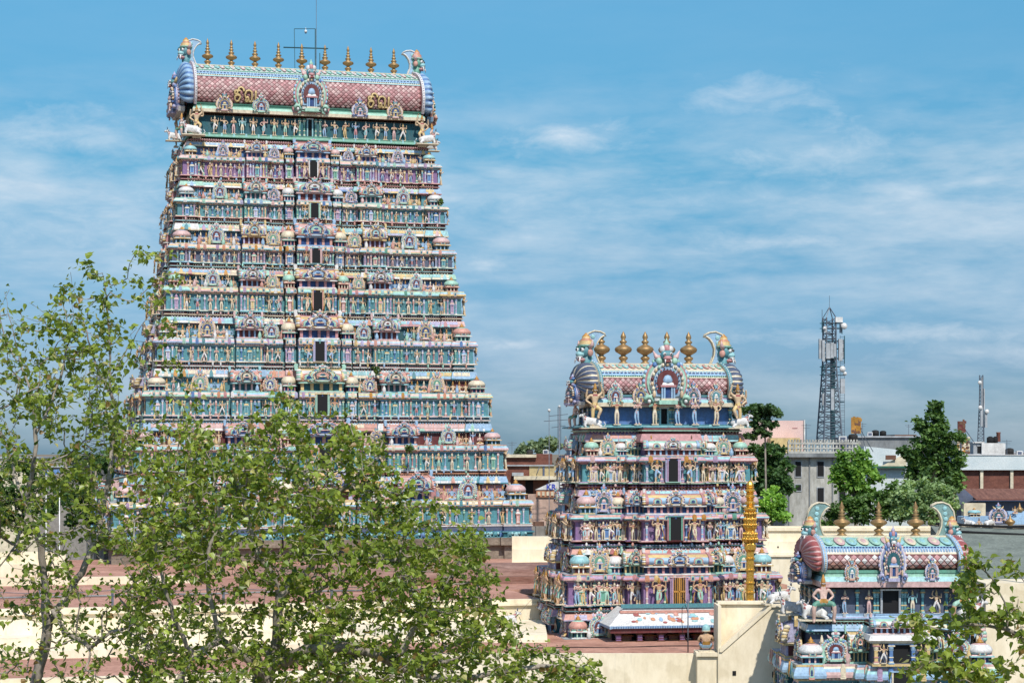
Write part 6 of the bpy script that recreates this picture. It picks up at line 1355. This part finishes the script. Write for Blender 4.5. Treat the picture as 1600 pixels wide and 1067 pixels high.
# ---------------------------------------------------------------- camera, light, sky
cam = bpy.data.cameras.new('camera'); co = bpy.data.objects.new('camera', cam); COL.objects.link(co); sc.camera = co
co.location = (0, 0, CZ); co.rotation_euler = (R(90), 0, 0); cam.sensor_width = 36; cam.lens = 36*F/1600; cam.shift_y = (HY-533.5)/1600
cam.clip_start = .5; cam.clip_end = 8000
SUN_EL, SUN_AZ = R(50), R(15)    # azimuth measured from straight behind the camera towards the right
sd = Vector((math.sin(SUN_AZ)*math.cos(SUN_EL), -math.cos(SUN_AZ)*math.cos(SUN_EL), math.sin(SUN_EL)))
sl = bpy.data.lights.new('sun', 'SUN'); so = bpy.data.objects.new('sun', sl); COL.objects.link(so)
sl.energy = 3.7; sl.angle = R(.53); sl.color = (1, .955, .88); so.rotation_euler = (-sd).to_track_quat('-Z', 'Y').to_euler()
w = bpy.data.worlds.new('World'); sc.world = w; w.use_nodes = True; nt = w.node_tree; bg = nt.nodes['Background']
L_ = nt.links.new
sky = nt.nodes.new('ShaderNodeTexSky'); sky.sky_type = 'NISHITA'; sky.sun_disc = False; sky.sun_elevation = SUN_EL
sky.sun_rotation = math.atan2(sd.x, sd.y); sky.air_density = 1.0; sky.dust_density = .6; sky.ozone_density = 2.5; sky.altitude = 100
tc = nt.nodes.new('ShaderNodeTexCoord'); sp = nt.nodes.new('ShaderNodeSeparateXYZ'); L_(tc.outputs['Generated'], sp.inputs[0])
def mth(op, a, b=None, c=None, clamp=False):
    n = nt.nodes.new('ShaderNodeMath'); n.operation = op; n.use_clamp = clamp
    for i, v in enumerate((a, b, c)):
        if v is None: continue
        if hasattr(v, 'links'): L_(v, n.inputs[i])
        else: n.inputs[i].default_value = v
    return n.outputs[0]
el = mth('ARCSINE', sp.outputs[2]); az = mth('ARCTAN2', sp.outputs[0], sp.outputs[1])
# clear-air tint by height above the horizon (Nishita is paler than this sky low down)
def V3(x, y, z=0.0):
    n = nt.nodes.new('ShaderNodeCombineXYZ')
    for i, v in enumerate((x, y, z)):
        if hasattr(v, 'links'): L_(v, n.inputs[i])
        else: n.inputs[i].default_value = v
    return n.outputs[0]
def nz(x, y, scale, det=8, rough=.6, dist=0):
    n = nt.nodes.new('ShaderNodeTexNoise'); n.inputs['Scale'].default_value = scale; n.inputs['Detail'].default_value = det
    n.inputs['Roughness'].default_value = rough; n.inputs['Distortion'].default_value = dist; L_(V3(x, y), n.inputs['Vector']); return n.outputs['Fac']
def mc(a, b, f, mode='MIX'): return mixc(nt, a, b, f, mode)
tint = ramp(nt, mth('DIVIDE', el, 1.2, clamp=True), SKYT)
base = mc(sky.outputs[0], tint.outputs[0], 1.0, 'MULTIPLY')
# thin layered cloud: streaks stretched sideways, thickest in the lower sky
azs = mth('MULTIPLY', az, 4.5); els = mth('MULTIPLY', el, 19.0)
n1 = nz(azs, els, 1.5, 10, .58, .25)
n2 = nz(mth('MULTIPLY', az, 13), mth('MULTIPLY', el, 44), 1.7, 8, .6, .2)
veil = ramp(nt, mth('ADD', mth('MULTIPLY', n1, .7), mth('MULTIPLY', n2, .3)), [(.42, (0, 0, 0)), (.66, (1, 1, 1))]).outputs[0]
prof = ramp(nt, mth('DIVIDE', el, .30, clamp=True), [(0, (.30,)*3), (.12, (.55,)*3), (.26, (.60,)*3), (.42, (.85,)*3), (.54, (.40,)*3), (.64, (.05,)*3), (1, (.0,)*3)]).outputs[0]
cm = mth('MULTIPLY', veil, prof)
brk = nz(mth('MULTIPLY', az, 22), mth('MULTIPLY', el, 50), 1.5, 10, .64, .3)
def ell(px, py, rx, ry, s, soft=.55):
    a0 = math.atan((px-800)/F); e0 = math.atan((HY-py)/F*math.cos(a0))
    dx = mth('DIVIDE', mth('SUBTRACT', az, a0), rx/F); dy = mth('DIVIDE', mth('SUBTRACT', el, e0), ry/F)
    r2 = mth('ADD', mth('MULTIPLY', dx, dx), mth('MULTIPLY', dy, dy)); v = mth('SUBTRACT', 1.0, mth('SQRT', r2))
    v = mth('ADD', v, mth('MULTIPLY', mth('SUBTRACT', brk, .5), 2.6)); return mth('MULTIPLY', mth('MULTIPLY', v, soft, clamp=True), s, clamp=True)
for c_ in CLOUDS: cm = mth('MAXIMUM', cm, ell(*c_))
ccol = mc((.60, .68, .78), (.90, .94, .98), brk)
fin = mc(base, mc(ccol, (CLB,)*3, 1.0, 'MULTIPLY'), mth('MULTIPLY', cm, .82))
L_(fin, bg.inputs['Color']); bg.inputs['Strength'].default_value = .13
sc.view_settings.view_transform = 'Standard'; sc.view_settings.look = 'None'; sc.view_settings.exposure = EXPO; sc.view_settings.gamma = 1
sc.cycles.max_bounces = 6; sc.cycles.diffuse_bounces = 3; sc.cycles.glossy_bounces = 2; sc.cycles.transmission_bounces = 3; sc.cycles.transparent_max_bounces = 4
sc.cycles.use_denoising = True; sc.cycles.sample_clamp_indirect = 6
